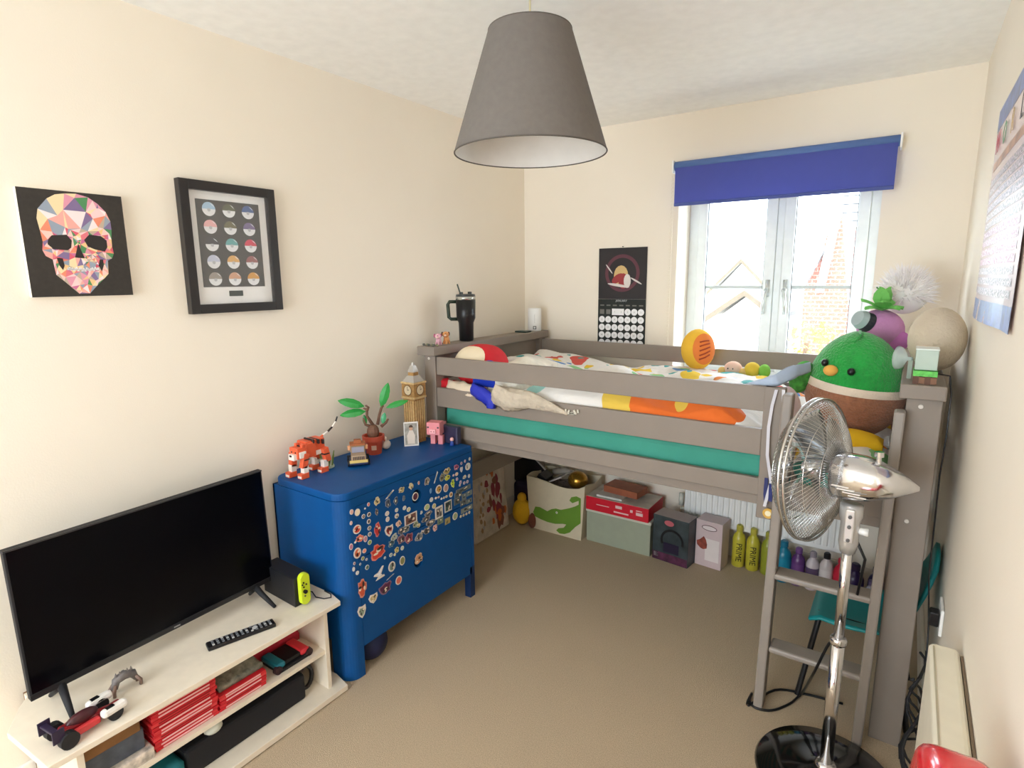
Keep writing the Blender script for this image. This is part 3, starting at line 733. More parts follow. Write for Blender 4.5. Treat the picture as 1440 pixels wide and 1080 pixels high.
for (za, zb2, hc) in ((zm+0.002, 0.706, (h1.y, h1.z)), (0.125, zm-0.002, (h2.y, h2.z))):
    ya, yb3 = CY0+0.077, CY1-0.020; hr = 0.030
    mb = MB()
    # front board with a round finger hole
    N = 32; ring_ = [(hc[0]+hr*math.cos(2*PI*k/N), hc[1]+hr*math.sin(2*PI*k/N)) for k in range(N)]
    bo = []
    for k in range(N):
        a = 2*PI*k/N; dx, dy = math.cos(a), math.sin(a); t = 9
        if dx > 1e-6: t = min(t, (yb3-hc[0])/dx)
        if dx < -1e-6: t = min(t, (ya-hc[0])/dx)
        if dy > 1e-6: t = min(t, (zb2-hc[1])/dy)
        if dy < -1e-6: t = min(t, (za-hc[1])/dy)
        bo.append((hc[0]+dx*t, hc[1]+dy*t))
    # add the four corners by snapping the nearest outer points
    for c in ((ya, za), (yb3, za), (yb3, zb2), (ya, zb2)):
        i = min(range(N), key=lambda k: (bo[k][0]-c[0])**2+(bo[k][1]-c[1])**2); bo[i] = c
    vs = [(CX1, p[0], p[1]) for p in ring_]+[(CX1, p[0], p[1]) for p in bo]+[(CX1-0.018, p[0], p[1]) for p in ring_]+[(CX1-0.018, p[0], p[1]) for p in bo]
    fs = []
    for k in range(N):
        k2 = (k+1) % N
        fs += [(k, N+k, N+k2, k2), (2*N+k2, 3*N+k2, 3*N+k, 2*N+k), (k, k2, 2*N+k2, 2*N+k), (N+k2, N+k, 3*N+k, 3*N+k2)]
    mb.add(vs, fs)
    d = mb.build('drawer', BLUE, chest); DRW.append(d)
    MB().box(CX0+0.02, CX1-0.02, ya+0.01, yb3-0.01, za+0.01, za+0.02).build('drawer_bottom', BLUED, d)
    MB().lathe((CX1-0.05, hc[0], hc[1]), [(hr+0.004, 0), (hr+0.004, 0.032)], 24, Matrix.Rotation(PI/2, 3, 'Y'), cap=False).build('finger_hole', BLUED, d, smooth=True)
# stickers: (crop x, crop y, half width, half height, kind, colour) read from the front
WH = (238, 232, 224)
ST = [(155,360,14,20,'o',(224,180,170)),(192,362,20,27,'o',(240,226,200)),(262,312,10,15,'o',(226,120,110)),(240,338,6,7,'o',WH),(152,430,10,15,'o',(220,180,180)),
(230,388,13,17,'r',(120,90,90)),(265,376,14,17,'r',(90,80,90)),(264,420,14,18,'r',(110,90,90)),(268,462,14,16,'r',(120,110,110)),(270,500,14,17,'r',(150,140,130)),
(317,292,22,30,'b',(206,190,140)),(313,360,12,26,'b',(100,84,84)),(190,470,30,34,'r',(214,70,50)),(318,470,26,50,'b',(190,50,50)),(392,480,32,44,'h',(180,60,60)),
(205,528,30,28,'b',(226,110,90)),(243,530,14,24,'o',(190,130,150)),(178,552,8,8,'o',WH),(152,580,14,24,'o',(190,120,150)),(192,620,28,40,'r',(220,110,70)),(236,606,15,17,'o',(236,150,130)),
(322,612,58,56,'b',(204,60,44)),(380,370,15,18,'o',(210,200,190)),(383,406,14,19,'o',(210,196,190)),(440,348,12,15,'o',(200,200,190)),(441,385,15,18,'r',(180,170,150)),(270,552,15,18,'o',(150,170,90)),
(226,654,12,15,'o',(150,160,90)),(250,660,8,10,'o',(180,180,190)),(173,686,8,12,'o',(160,110,130)),(168,722,10,17,'o',(226,226,226)),(192,745,12,15,'o',(210,214,214)),(254,710,14,18,'o',(90,120,110)),(210,690,7,9,'o',(120,140,180)),
(222,840,36,66,'b',(206,90,60)),(330,748,40,44,'s',(236,238,246)),(410,705,26,38,'r',(130,150,140)),(476,668,20,34,'o',(130,130,80)),(292,908,34,36,'h',(200,180,120)),(220,992,32,48,'h',(140,160,140)),
(370,838,48,46,'b',(84,26,66)),(453,792,23,32,'o',(224,110,90)),(400,770,30,10,'l',(110,100,90)),(366,650,8,10,'o',(160,180,200)),
(580,655,30,38,'b',(206,150,110)),(396,248,34,24,'l',(100,120,100)),(386,305,20,34,'b',(70,80,100)),(435,290,18,34,'b',(60,72,96)),(472,222,22,24,'b',(190,170,120)),(486,272,10,24,'b',(100,110,120)),
(532,196,18,26,'b',(220,200,150)),(580,176,7,14,'o',(220,130,110)),(558,262,22,32,'o',(90,40,60)),(490,334,13,16,'o',(214,208,200)),(516,344,14,17,'o',(190,190,150)),
(530,402,46,44,'q',(120,80,70)),(454,432,22,26,'b',(220,180,160)),(633,165,20,32,'b',(140,130,120)),(688,140,16,40,'l',(150,160,150)),(727,140,20,30,'b',(110,110,90)),(758,100,26,24,'b',(170,150,90)),(762,142,20,22,'b',(196,200,60)),(795,180,14,34,'b',(190,220,60)),
(706,216,22,32,'r',(190,140,60)),(752,208,18,30,'o',(180,140,130)),(655,226,8,20,'b',(100,150,200)),(660,282,13,17,'o',(214,214,214)),(688,272,8,9,'o',WH),(706,266,7,8,'o',(200,160,150)),(724,276,7,8,'o',WH),(740,270,7,9,'o',(210,180,150)),(756,262,8,10,'o',(214,200,160)),(784,250,13,20,'r',(200,150,90)),
(632,330,20,24,'o',(180,196,140)),(677,322,14,19,'o',(200,190,130)),(598,362,10,14,'b',(200,200,200)),(640,372,30,22,'b',(110,110,120)),(625,405,30,24,'b',(90,92,100)),(655,430,36,26,'b',(110,110,116)),(604,486,14,16,'b',(200,196,190)),(630,478,28,24,'b',(80,82,90)),
(817,76,17,21,'b',(170,80,120)),(850,92,10,21,'h',(210,210,226)),(891,72,19,27,'r',(216,220,216)),(873,38,6,11,'o',(200,150,180)),(850,52,7,11,'o',(180,120,170)),(902,24,7,12,'o',(220,210,190)),(820,120,11,13,'o',(230,200,170)),(800,128,7,8,'o',(210,170,190)),(822,152,8,12,'o',(190,150,190)),(870,138,15,13,'b',(216,210,190)),(898,132,8,14,'o',(206,206,206)),(845,172,8,13,'o',(180,150,190)),(868,176,8,12,'o',(190,160,190)),(888,168,8,12,'o',(180,160,190)),(840,190,7,10,'o',(200,170,180)),
(862,216,52,18,'k',(96,108,112)),(830,250,26,22,'k',(90,100,104)),(866,262,16,24,'k',(110,124,126)),(900,240,20,20,'k',(120,136,134)),(822,292,22,26,'k',(80,92,96)),(862,300,22,22,'k',(96,104,106)),(898,290,20,18,'k',(116,128,126)),(884,340,42,20,'k',(130,140,132)),
(766,322,26,44,'q',(64,90,84)),(708,362,28,50,'p',(120,120,120)),(716,416,22,26,'k',(110,130,110)),(762,416,20,26,'k',(180,160,100)),(810,386,18,28,'o',(160,170,130)),(684,460,17,24,'b',(230,180,170)),(846,388,7,10,'o',(210,200,150)),(864,380,7,10,'o',(200,190,140)),(882,372,7,10,'o',(220,200,160)),(900,362,7,11,'o',(220,210,180)),
(560,440,22,22,'b',(150,160,130)),(498,470,34,26,'b',(120,130,130)),(470,480,24,28,'b',(80,84,96)),(520,524,30,40,'b',(130,50,76)),(472,530,30,36,'b',(110,70,86)),(424,520,24,30,'b',(170,180,170)),(580,520,26,34,'b',(130,134,140)),(440,600,17,24,'b',(210,190,110)),(476,588,12,16,'o',(200,200,180)),(404,632,12,14,'o',(150,170,170)),(428,630,8,10,'o',(210,210,150)),(406,560,22,30,'b',(60,96,116)),(578,446,14,18,'b',(210,200,150))]
def shape(kind, n=16):
    if kind in 'orsk q': pass
    P_ = []
    if kind in ('q', 'k', 'p'): return [(-1, -0.9), (1, -0.9), (1, 0.9), (-1, 0.9)]
    if kind == 'l': return [(-1, -1), (-0.6, -1), (1, 0.7), (0.8, 1)]
    if kind == 's': return [(-0.7, -1), (1, -0.9), (0.9, -0.6), (0.2, -0.5), (0.9, 0.9), (0.6, 1), (-0.2, 0.2), (-0.9, 0.1), (-1, -0.1), (-0.2, -0.5)]
    if kind == 'h': return [(0, -1), (0.6, -0.6), (1, 0.2), (0.9, 0.9), (0.2, 0.8), (-0.6, 1), (-1, 0.4), (-0.7, -0.4)]
    for k in range(n):
        a = 2*PI*k/n; r = 1
        if kind == 'b': r = R.uniform(0.7, 1.15)
        P_.append((r*math.cos(a), r*math.sin(a)))
    return P_
RIMS = {'o': 0.78, 'r': 0.72, 'b': 0.82, 'h': 0.66, 'q': 0.8, 'k': 0.9, 'p': 0.7, 's': 0.5, 'l': 0.6}
for (cx, cy, hw, hh, kd, c) in ST:
    px, py = 460+cx/4.5, 640+cy/4.5
    p = at(px, py, x=CX1+0.001)
    a = at(px+hw/4.5, py, x=CX1+0.001); wy = abs(a.y-p.y); q = at(px, py-hh/4.5, x=CX1+0.001); wz = abs(q.z-p.z)
    wy *= 0.86; wz *= 0.86
    par = DRW[0] if p.z > zm else DRW[1]
    if p.z > 0.704: par = DRW[0]
    sh = shape(kd); mb = MB()
    dark = kd in 'k'
    rim = (120, 128, 128) if dark else ((224, 218, 210) if kd != 'b' else tuple(min(255, int(v*0.6+90)) for v in c))
    mb.mat(0).prism([(CX1+0.0003, p.y+u*wy, p.z+v*wz) for u, v in sh], (0.0012, 0, 0))
    k_ = RIMS[kd]
    mb.mat(1).add([(CX1+0.0017, p.y+u*wy*k_, p.z+v*wz*k_) for u, v in sh], [tuple(range(len(sh)))])
    if kd in 'brhqkp' and hw > 11:
        for t in range(5 if hw > 25 else 3):
            r1, r2 = R.uniform(0.15, 0.34)*wy, R.uniform(0.15, 0.34)*wz; oy, oz = R.uniform(-0.5, 0.5)*wy, R.uniform(-0.5, 0.5)*wz
            mb.mat(2+t % 3).add([(CX1+0.0019+0.0001*t, p.y+oy+r1*math.cos(2*PI*j/8), p.z+oz+r2*math.sin(2*PI*j/8)) for j in range(8)], [tuple(range(8))])
    mb.build('sticker', [M(rim, 0.5), M(c, 0.5), M((236, 222, 200), 0.5), M((44, 36, 40), 0.5), M(tuple(int(v*0.6) for v in c), 0.5)], par)

CTZ = CT
def bricks(mb, items, mats=None):
    for it in items:
        mi, c, d = it[0], it[1], it[2]; mb.mat(mi); mb.cbox(c, d, it[3] if len(it) > 3 else None)
# tiger of building bricks
ox, oy = at(450, 678, z=CTZ).x, at(432, 678, z=CTZ).y+0.045
ox = 0.12; oy += 0.02
ti = thing('brick_tiger', 'orange and white tiger model of small bricks at left end of the blue chest', 'toy', (ox, oy, CTZ))
TO = M((226, 96, 58), 0.4); TW = M((238, 230, 222), 0.4); TB = M((36, 28, 28), 0.4)
def T(x, y, z): return (ox+x, oy+y, CTZ+z)
mb = MB()
bricks(mb, [(0, T(-0.01, 0.03, 0.115), (0.06, 0.09, 0.05)), (0, T(0.0, 0.0, 0.105), (0.058, 0.05, 0.06)), (2, T(0.0, 0.015, 0.138), (0.062, 0.008, 0.018)), (2, T(0.0, 0.04, 0.132), (0.064, 0.008, 0.02)), (2, T(0.0, 0.062, 0.126), (0.064, 0.008, 0.02)), (1, T(0.0, 0.02, 0.085), (0.045, 0.07, 0.02))])
mb.build('body', [TO, TW, TB], ti, bev=0.003)
mb = MB()
bricks(mb, [(0, T(0.01, -0.045, 0.105), (0.052, 0.045, 0.045)), (1, T(0.012, -0.072, 0.092), (0.034, 0.02, 0.024)), (1, T(0.036, -0.045, 0.098), (0.008, 0.03, 0.026)), (1, T(-0.012, -0.045, 0.098), (0.008, 0.03, 0.026)), (2, T(0.012, -0.083, 0.098), (0.012, 0.004, 0.008)), (2, T(0.024, -0.069, 0.110), (0.006, 0.004, 0.006)), (2, T(0.0, -0.069, 0.110), (0.006, 0.004, 0.006)), (0, T(0.030, -0.04, 0.132), (0.014, 0.012, 0.014)), (0, T(-0.008, -0.04, 0.132), (0.014, 0.012, 0.014)), (2, T(0.01, -0.04, 0.129), (0.03, 0.006, 0.006))])
mb.build('head', [TO, TW, TB], ti, bev=0.002)
for sx, sy, tilt in ((0.03, -0.03, -0.25), (-0.028, -0.045, -0.1), (0.03, 0.065, 0.2), (-0.03, 0.065, 0.15)):
    mb = MB(); bricks(mb, [(0, T(sx, sy, 0.07), (0.022, 0.026, 0.06), rotx(tilt, T(sx, sy, 0.09))), (2, T(sx, sy, 0.075), (0.024, 0.027, 0.006)), (1, T(sx, sy-0.006, 0.036), (0.022, 0.024, 0.03)), (0, T(sx, sy-0.014, 0.011), (0.028, 0.036, 0.022)), (1, T(sx, sy-0.03, 0.008), (0.024, 0.006, 0.010))])
    mb.build('leg', [TO, TW, TB], ti, bev=0.002)
pts = [T(-0.01, 0.07, 0.13), T(-0.01, 0.09, 0.14), T(-0.01, 0.115, 0.15), T(-0.01, 0.14, 0.165), T(-0.01, 0.16, 0.185), T(-0.01, 0.17, 0.205)]
for i in range(5):
    MB().cyl(pts[i], pts[i+1], 0.0055-0.0005*i, 0.005-0.0005*i, 8).build('tail_segment', [TO, TW, TB, TW, TB][i] if i else TO, ti)
# little grass tuft with a white mouse like figure
p = at(456, 655, z=CTZ); p.x = 0.115; p.y = oy+0.10
gt = thing('grass_tuft', 'small green and white brick-built grass tuft behind the tiger', 'toy', (p.x, p.y, CTZ))
for k in range(12):
    a = 2*PI*k/12; b_ = Vector((p.x+0.016*math.cos(a), p.y+0.016*math.sin(a), CTZ)); MB().cyl(b_, b_+Vector((0.014*math.cos(a), 0.014*math.sin(a), 0.045+0.012*(k % 3))), 0.006, 0.002, 5).build('blade', M((120, 150, 70), 0.5) if k % 3 else M((216, 222, 200), 0.5), gt)
MB().lathe(p-Vector((0, 0, p.z-CTZ)), [(0.028, 0), (0.028, 0.008)], 14).build('base', M((190, 206, 190), 0.4), gt)

# little brick-built breakdown lorry
p = at(497, 652, z=CTZ); vx, vy = p.x+0.01, p.y+0.02
ve = thing('toy_truck', 'small brick-built truck with a brown cab roof and grille on the chest', 'toy', (vx, vy, CTZ), rot=None)
def V(x, y, z): return (vx+x, vy+y, CTZ+z)
rv = rotz(0.9, (vx, vy, 0))
mb = MB(); mb.cbox(V(0, 0, 0.016), (0.075, 0.12, 0.012), rv); mb.build('chassis', M((44, 52, 88), 0.5), ve, bev=0.002)
mb = MB(); mb.cbox(V(0, -0.035, 0.036), (0.06, 0.045, 0.028), rv); mb.build('bonnet', M((170, 146, 120), 0.5), ve, bev=0.003)
mb = MB(); mb.cbox(V(0, 0.005, 0.055), (0.06, 0.04, 0.055), rv); mb.build('cab', M((150, 126, 96), 0.5), ve, bev=0.003)
mb = MB(); mb.cbox(V(0, -0.016, 0.064), (0.05, 0.004, 0.024), rv); mb.build('windscreen', M((150, 150, 168), 0.3), ve)
mb = MB(); mb.cbox(V(0, 0.005, 0.086), (0.066, 0.05, 0.008), rv); mb.cbox(V(0, 0.005, 0.096), (0.03, 0.03, 0.014), rv); mb.build('cab_roof', M((166, 96, 56), 0.5), ve, bev=0.002)
mb = MB(); mb.cbox(V(0, -0.058, 0.024), (0.075, 0.01, 0.012), rv); mb.build('bumper', M((220, 190, 110), 0.5), ve, bev=0.002)
mb = MB()
for k in range(7): mb.cbox(V(-0.021+0.007*k, -0.0585, 0.038), (0.003, 0.003, 0.014), rv)
mb.build('grille', M((40, 40, 50), 0.4), ve)
for sx in (-0.034, 0.034):
    for sy in (-0.035, 0.036):
        c = rv @ Vector(V(sx, sy, 0.013)); dx = rv.to_3x3() @ Vector((0.012, 0, 0))
        MB().cyl(c-dx, c+dx, 0.013, 0.013, 14).build('wheel', MATTBLACK, ve)
for sx in (-0.036, 0.036):
    mb = MB(); mb.cbox(V(sx, 0.0, 0.07), (0.012, 0.014, 0.02), rv); mb.build('mirror', M((226, 166, 120), 0.5), ve, bev=0.003)

# potted plant of bricks
p = at(530, 634, z=CTZ); qx, qy = 0.13, p.y-0.03
pp = thing('potted_plant', 'brick-built root plant with big green leaves in a terracotta pot', 'plant', (qx, qy, CTZ))
TC = M((190, 78, 54), 0.5, var=0.04)
MB().lathe((qx, qy, CTZ), [(0.034, 0), (0.042, 0.062), (0.05, 0.063), (0.05, 0.085), (0.043, 0.085), (0.04, 0.07)], 20).build('pot', TC, pp)
d_ = Vector((CAM.x-qx, CAM.y-qy, 0)).normalized(); sd = Vector((-d_.y, d_.x, 0))
MB().prism([Vector((qx, qy, CTZ))+d_*0.0415+sd*a+Vector((0, 0, z)) for a, z in ((-0.011, 0.026), (0.011, 0.026), (0.011, 0.046), (-0.011, 0.046))], d_*0.004).build('label_tile', M((206, 170, 150), 0.5), pp)
RTM = M((110, 76, 58), 0.7, var=0.2, scale=60)
MB().ell((qx, qy, CTZ+0.10), (0.028, 0.028, 0.036), 12, 8).build('root', RTM, pp)
A0 = Vector((qx, qy, CTZ))
stems = []
for a, z0_, b_, z1_ in stems:
    MB().tube([A0+sd*a+Vector((0, 0, z0_)), A0+sd*(a*0.4+b_*0.6+(0.01 if b_ > 0 else -0.01))+Vector((0, 0, (z0_+z1_)/2)), A0+sd*b_+Vector((0, 0, z1_))], 0.007, 7, taper=[1.2, 1, 0.8]).build('stem', RTM, pp, smooth=True)
LF = M((40, 150, 64), 0.4, var=0.1); LF2 = M((26, 120, 54), 0.4, var=0.1)
def leaf(base, tip, wid, mat, par, nrm):
    base = Vector(base); tip = Vector(tip); d = tip-base; s_ = d.cross(nrm).normalized()*wid; nn = Vector(nrm).normalized()
    mb = MB(); prof = [(0, 0.1), (0.2, 0.75), (0.45, 1.0), (0.7, 0.85), (0.9, 0.45), (1, 0.05)]
    vs = []; fs = []
    for t, w_ in prof:
        c = base+d*t+nn*0.25*wid*math.sin(PI*t)
        vs += [c-s_*w_-nn*0.2*wid, c+nn*0.12*wid, c+s_*w_-nn*0.2*wid, c-nn*0.2*wid-nn*0.004]
    for i in range(5):
        for k in range(4): k2 = (k+1) % 4; fs.append((i*4+k, i*4+k2, (i+1)*4+k2, (i+1)*4+k))
    fs += [(0, 1, 2, 3), (23, 22, 21, 20)]
    mb.add(vs, fs); return mb.build('leaf', mat, par)
def offp(px, py, back=0.0):
    # point of the vertical plane through the pot facing the camera
    f = FW+RT*((px-720)/FPX)-UP*((py-540)/FPX); t = (A0-CAM).dot(d_)/f.dot(d_); return CAM+f*t-d_*back
for pts in (((524, 597), (516, 585), (516, 576), (511, 574)), ((531, 597), (533, 585), (536, 574), (539, 570)), ((536, 600), (543, 594), (546, 589)), ((522, 600), (514, 597), (511, 588)), ((516, 577), (518, 573), (514, 570))):
    MB().tube([offp(*q) for q in pts], 0.006, 7, taper=[1.3]+[1]*(len(pts)-2)+[0.7]).build('stem', RTM, pp, smooth=True)
for (b_, t_, w_, mt) in (((512, 571), (475, 563), 0.022, LF), ((514, 578), (478, 584), 0.020, LF), ((536, 572), (546, 538), 0.021, LF), ((543, 573), (574, 563), 0.015, LF), ((538, 596), (541, 580), 0.012, M((70, 160, 110), 0.4)), ((514, 598), (512, 583), 0.010, LF2)):
    leaf(offp(*b_), offp(*t_), w_, mt, pp, (d_+Vector((0, 0, 0.6))).normalized())
# clock tower model
p = at(581, 628, z=CTZ); tx, ty = 0.15, 1.985
ct = thing('clock_tower_model', 'tall brown card model of a clock tower with a silver spire', 'model', (tx, ty, CTZ))
GD = M((168, 128, 76), 0.6, var=0.25, scale=90); GD2 = M((206, 178, 128), 0.6, var=0.15, scale=70); SV = M((190, 186, 180), 0.35, metal=0.4)
zt_ = at(578, 510, y=ty-0.0).z-CTZ
hs = zt_/0.40
def TT(z): return CTZ+z*hs
MB().box(tx-0.036, tx+0.036, ty-0.036, ty+0.036, CTZ, TT(0.225)).build('shaft', GD, ct)
for k in range(5):
    for sgn in (-1, 1):
        a = -0.028+0.014*k
        MB().box(tx+a-0.0025, tx+a+0.0025, ty-0.0385, ty-0.036, TT(0.02), TT(0.215)).build('pilaster', GD2, ct) if sgn < 0 else MB().box(tx+0.036, tx+0.0385, ty+a-0.0025, ty+a+0.0025, TT(0.02), TT(0.215)).build('pilaster', GD2, ct)
MB().box(tx-0.042, tx+0.042, ty-0.042, ty+0.042, TT(0.225), TT(0.235)).build('ledge', GD2, ct)
MB().box(tx-0.04, tx+0.04, ty-0.04, ty+0.04, TT(0.235), TT(0.30)).build('clock_stage', GD, ct)
MB().box(tx-0.043, tx+0.043, ty-0.043, ty+0.043, TT(0.30), TT(0.308)).build('ledge', GD2, ct)
for ax_, sg in (('y', -1), ('x', 1)):
    c = (tx, ty-0.0405, TT(0.268)) if ax_ == 'y' else (tx+0.0405, ty, TT(0.268))
    rot = Matrix.Rotation(PI/2, 3, 'X') if ax_ == 'y' else Matrix.Rotation(PI/2, 3, 'Y')
    f_ = MB().lathe(c, [(0.024, -0.001), (0.024, 0.0015)], 20, rot).build('clock_face', M((224, 208, 176), 0.5), ct)
    MB().tube([Vector(c)+rot @ Vector((0.024*math.cos(2*PI*k/20), 0.024*math.sin(2*PI*k/20), 0.001)) for k in range(20)], 0.002, 5, closed=True).build('bezel', M((110, 80, 44), 0.5), f_)
    o_1 = Vector((0, -0.0025, 0)) if ax_ == 'y' else Vector((0.0025, 0, 0)); u_ = Vector((1, 0, 0)) if ax_ == 'y' else Vector((0, 1, 0))
    MB().tube([Vector(c)+o_1, Vector(c)+o_1+Vector((0, 0, 0.018))], 0.0012, 4).tube([Vector(c)+o_1, Vector(c)+o_1+u_*0.011+Vector((0, 0, 0.004))], 0.0012, 4).build('hands', BLACK, f_)
def pyr(mb, z0_, r0_, z1_, r1_):
    mb.add([(tx-r0_, ty-r0_, z0_), (tx+r0_, ty-r0_, z0_), (tx+r0_, ty+r0_, z0_), (tx-r0_, ty+r0_, z0_), (tx-r1_, ty-r1_, z1_), (tx+r1_, ty-r1_, z1_), (tx+r1_, ty+r1_, z1_), (tx-r1_, ty+r1_, z1_)], [(0, 3, 2, 1), (4, 5, 6, 7), (0, 1, 5, 4), (1, 2, 6, 5), (2, 3, 7, 6), (3, 0, 4, 7)]); return mb
pyr(MB(), TT(0.308), 0.038, TT(0.338), 0.020).build('roof', SV, ct)
MB().box(tx-0.017, tx+0.017, ty-0.017, ty+0.017, TT(0.338), TT(0.355)).build('lantern', GD, ct)
pyr(MB(), TT(0.355), 0.019, TT(0.388), 0.009).build('spire', SV, ct)
MB().lathe((tx, ty, TT(0.388)), [(0.009, 0), (0.006, 0.012*hs), (0.001, 0.016*hs)], 8).build('finial', SV, ct)
# photo stand in front of the tower
a = at(568, 624, z=CTZ); b_ = at(593, 625, z=CTZ)
ph = thing('photo_card', 'small white edged photo of a person standing in front of the clock tower model', 'photo', (tx+0.05, ty-0.075, CTZ))
pc_ = Vector((tx+0.045, ty-0.075, CTZ)); hw = 0.034; h_ = 0.115
def PH(u, z, o=0.0): return pc_+sd*u+d_*o+Vector((0, 0, z))-d_*z*0.08
MB().prism([PH(-hw, 0), PH(hw, 0), PH(hw, h_), PH(-hw, h_)], -d_*0.004).build('card', M((232, 228, 220), 0.5), ph)
def flat(u0, u1, z0_, z1_, o, mat, name): MB().add([PH(u0, z0_, o), PH(u1, z0_, o), PH(u1, z1_, o), PH(u0, z1_, o)], [(0, 1, 2, 3)]).build(name, mat, ph)
flat(-hw+0.005, hw-0.005, 0.007, h_-0.006, 0.0004, M((160, 156, 146), 0.5, var=0.3, scale=60), 'print')
mb = MB(); mb.mat(0).add([PH(u, z, 0.0008) for u, z in ((-0.018, 0.01), (0.016, 0.01), (0.018, 0.05), (0.008, 0.075), (-0.008, 0.075), (-0.02, 0.05))], [tuple(range(6))])
mb.mat(1).add([PH(0.012*math.cos(2*PI*k/12)*0.7, 0.086+0.012*math.sin(2*PI*k/12), 0.0009) for k in range(12)], [tuple(range(12))])
mb.mat(2).add([PH(0.012*math.cos(PI*k/8)*0.8, 0.089+0.012*math.sin(PI*k/8), 0.0011) for k in range(9)], [tuple(range(9))])
mb.build('figure_print', [M((226, 214, 200), 0.6), M((206, 160, 130), 0.6), M((70, 50, 40), 0.6)], ph)
# boxy pink pig
pg = at(618, 627, z=CTZ); gx, gy = 0.27, 2.01
PK = M((226, 140, 146), 0.6, var=0.04); PKD = M((206, 112, 124), 0.6)
pig = thing('toy_pig', 'boxy pink toy pig at the right end of the blue chest', 'toy', (gx, gy, CTZ))
rg = rotz(0.35, (gx, gy, 0))
def G(x, y, z): return (gx+x, gy+y, CTZ+z)
MB().cbox(G(-0.01, 0.035, 0.068), (0.06, 0.075, 0.05), rg).build('body', PK, pig, bev=0.002)
hd = MB().cbox(G(0, -0.025, 0.085), (0.066, 0.056, 0.06), rg).build('head', PK, pig, bev=0.002)
MB().cbox(G(0, -0.056, 0.074), (0.030, 0.010, 0.020), rg).build('snout', M((240, 176, 180), 0.6), hd, bev=0.001)
for s_ in (-1, 1):
    MB().cbox(G(s_*0.007, -0.0615, 0.074), (0.004, 0.001, 0.006), rg).build('nostril', M((180, 90, 100), 0.6), hd)
    MB().cbox(G(s_*0.025, -0.0535, 0.092), (0.009, 0.001, 0.007), rg).build('eye', M((40, 30, 44), 0.5), hd)
    for yy_ in (0.0, 0.058): MB().cbox(G(s_*0.019-0.01*(yy_ > 0), yy_, 0.022), (0.024, 0.024, 0.044), rg).build('leg', PK, pig, bev=0.001)
# small blue figure and a dark box behind the pig
p = Vector((0.352, 2.02, CTZ)); fg = thing('toy_figure', 'tiny blue and pink toy figure right of the pig', 'toy', p)
MB().lathe(p, [(0.011, 0), (0.009, 0.018), (0.005, 0.022)], 12).build('body', M((40, 70, 150), 0.5), fg, smooth=True)
MB().ell(p+Vector((0, 0, 0.030)), (0.010, 0.010, 0.010), 10, 8).build('head', M((236, 180, 176), 0.5), fg, smooth=True)
mb = MB().box(0.27, 0.372, 2.035, 2.068, CTZ, CTZ+0.085); o = mb.build('tin', M((54, 52, 78), 0.4, var=0.2), bev=0.006); tag(o, 'dark navy tin standing behind the pink pig', 'box')
# white figure by the pot
p = Vector((0.13, qy+0.075, CTZ)); fg = thing('toy_goose', 'small white and orange toy bird beside the terracotta pot', 'toy', p)
MB().ell(p+Vector((0, 0, 0.022)), (0.018, 0.024, 0.022), 12, 8).build('body', M((226, 214, 204), 0.6), fg, smooth=True)
MB().ell(p+Vector((0, -0.008, 0.05)), (0.012, 0.012, 0.013), 12, 8).build('head', M((230, 220, 210), 0.6), fg, smooth=True)
MB().cyl(p+Vector((0.008, -0.016, 0.048)), p+Vector((0.018, -0.03, 0.045)), 0.004, 0.001, 6).build('beak', M((200, 100, 60), 0.6), fg)
# dark ball under the chest
p = at(512, 915, x=0.36)
tag(MB().ell((0.36, 1.45, 0.075), (0.075, 0.075, 0.075), 24, 14).build('ball', M((14, 20, 58), 0.7), smooth=True), 'dark navy ball under the blue chest', 'ball')

# ------------------------------------------------------------------ television unit
TVT = 0.372
tvu = thing('television_unit', 'cream wooden television unit with clipped corners and a middle shelf', 'shelf unit', (0.25, 0.8, 0))
plan = [(0.435, 0.363), (0.435, 1.262), (0.36, 1.279), (0.02, 1.279), (0.02, 0.47), (0.12, 0.395), (0.21, 0.345)]
MB().prism([(x, y, TVT-0.018) for x, y in plan], (0, 0, 0.018)).build('top', CREAM, tvu, bev=0.002)
plan2 = [(0.445, 0.363), (0.445, 1.262), (0.36, 1.279), (0.02, 1.279), (0.02, 0.47), (0.12, 0.395), (0.21, 0.345)]
MB().prism([(x, y, 0.004) for x, y in plan2], (0, 0, 0.022)).build('base_board', CREAM, tvu, bev=0.002)
SHZ = at(330, 978, x=0.40).z
y1_ = 1.205; ys = 0.43
MB().box(0.03, 0.405, y1_, y1_+0.016, 0.026, TVT-0.018).build('side_panel', CREAM, tvu)
MB().box(0.03, 0.405, ys, ys+0.016, 0.026, TVT-0.018).build('side_panel', CREAM, tvu)
SZ = 0.188
MB().box(0.03, 0.400, ys+0.016, y1_, SZ-0.016, SZ).build('shelf', CREAM, tvu)
MB().box(0.022, 0.03, ys, y1_+0.016, 0.026, TVT-0.018).build('back_panel', M((120, 84, 50), 0.7), tvu)
for z in (0.30, 0.13):
    MB().cyl((0.25, y1_-0.001, z), (0.25, y1_, z), 0.004).build('screw_cap', M((120, 110, 96), 0.5), tvu)

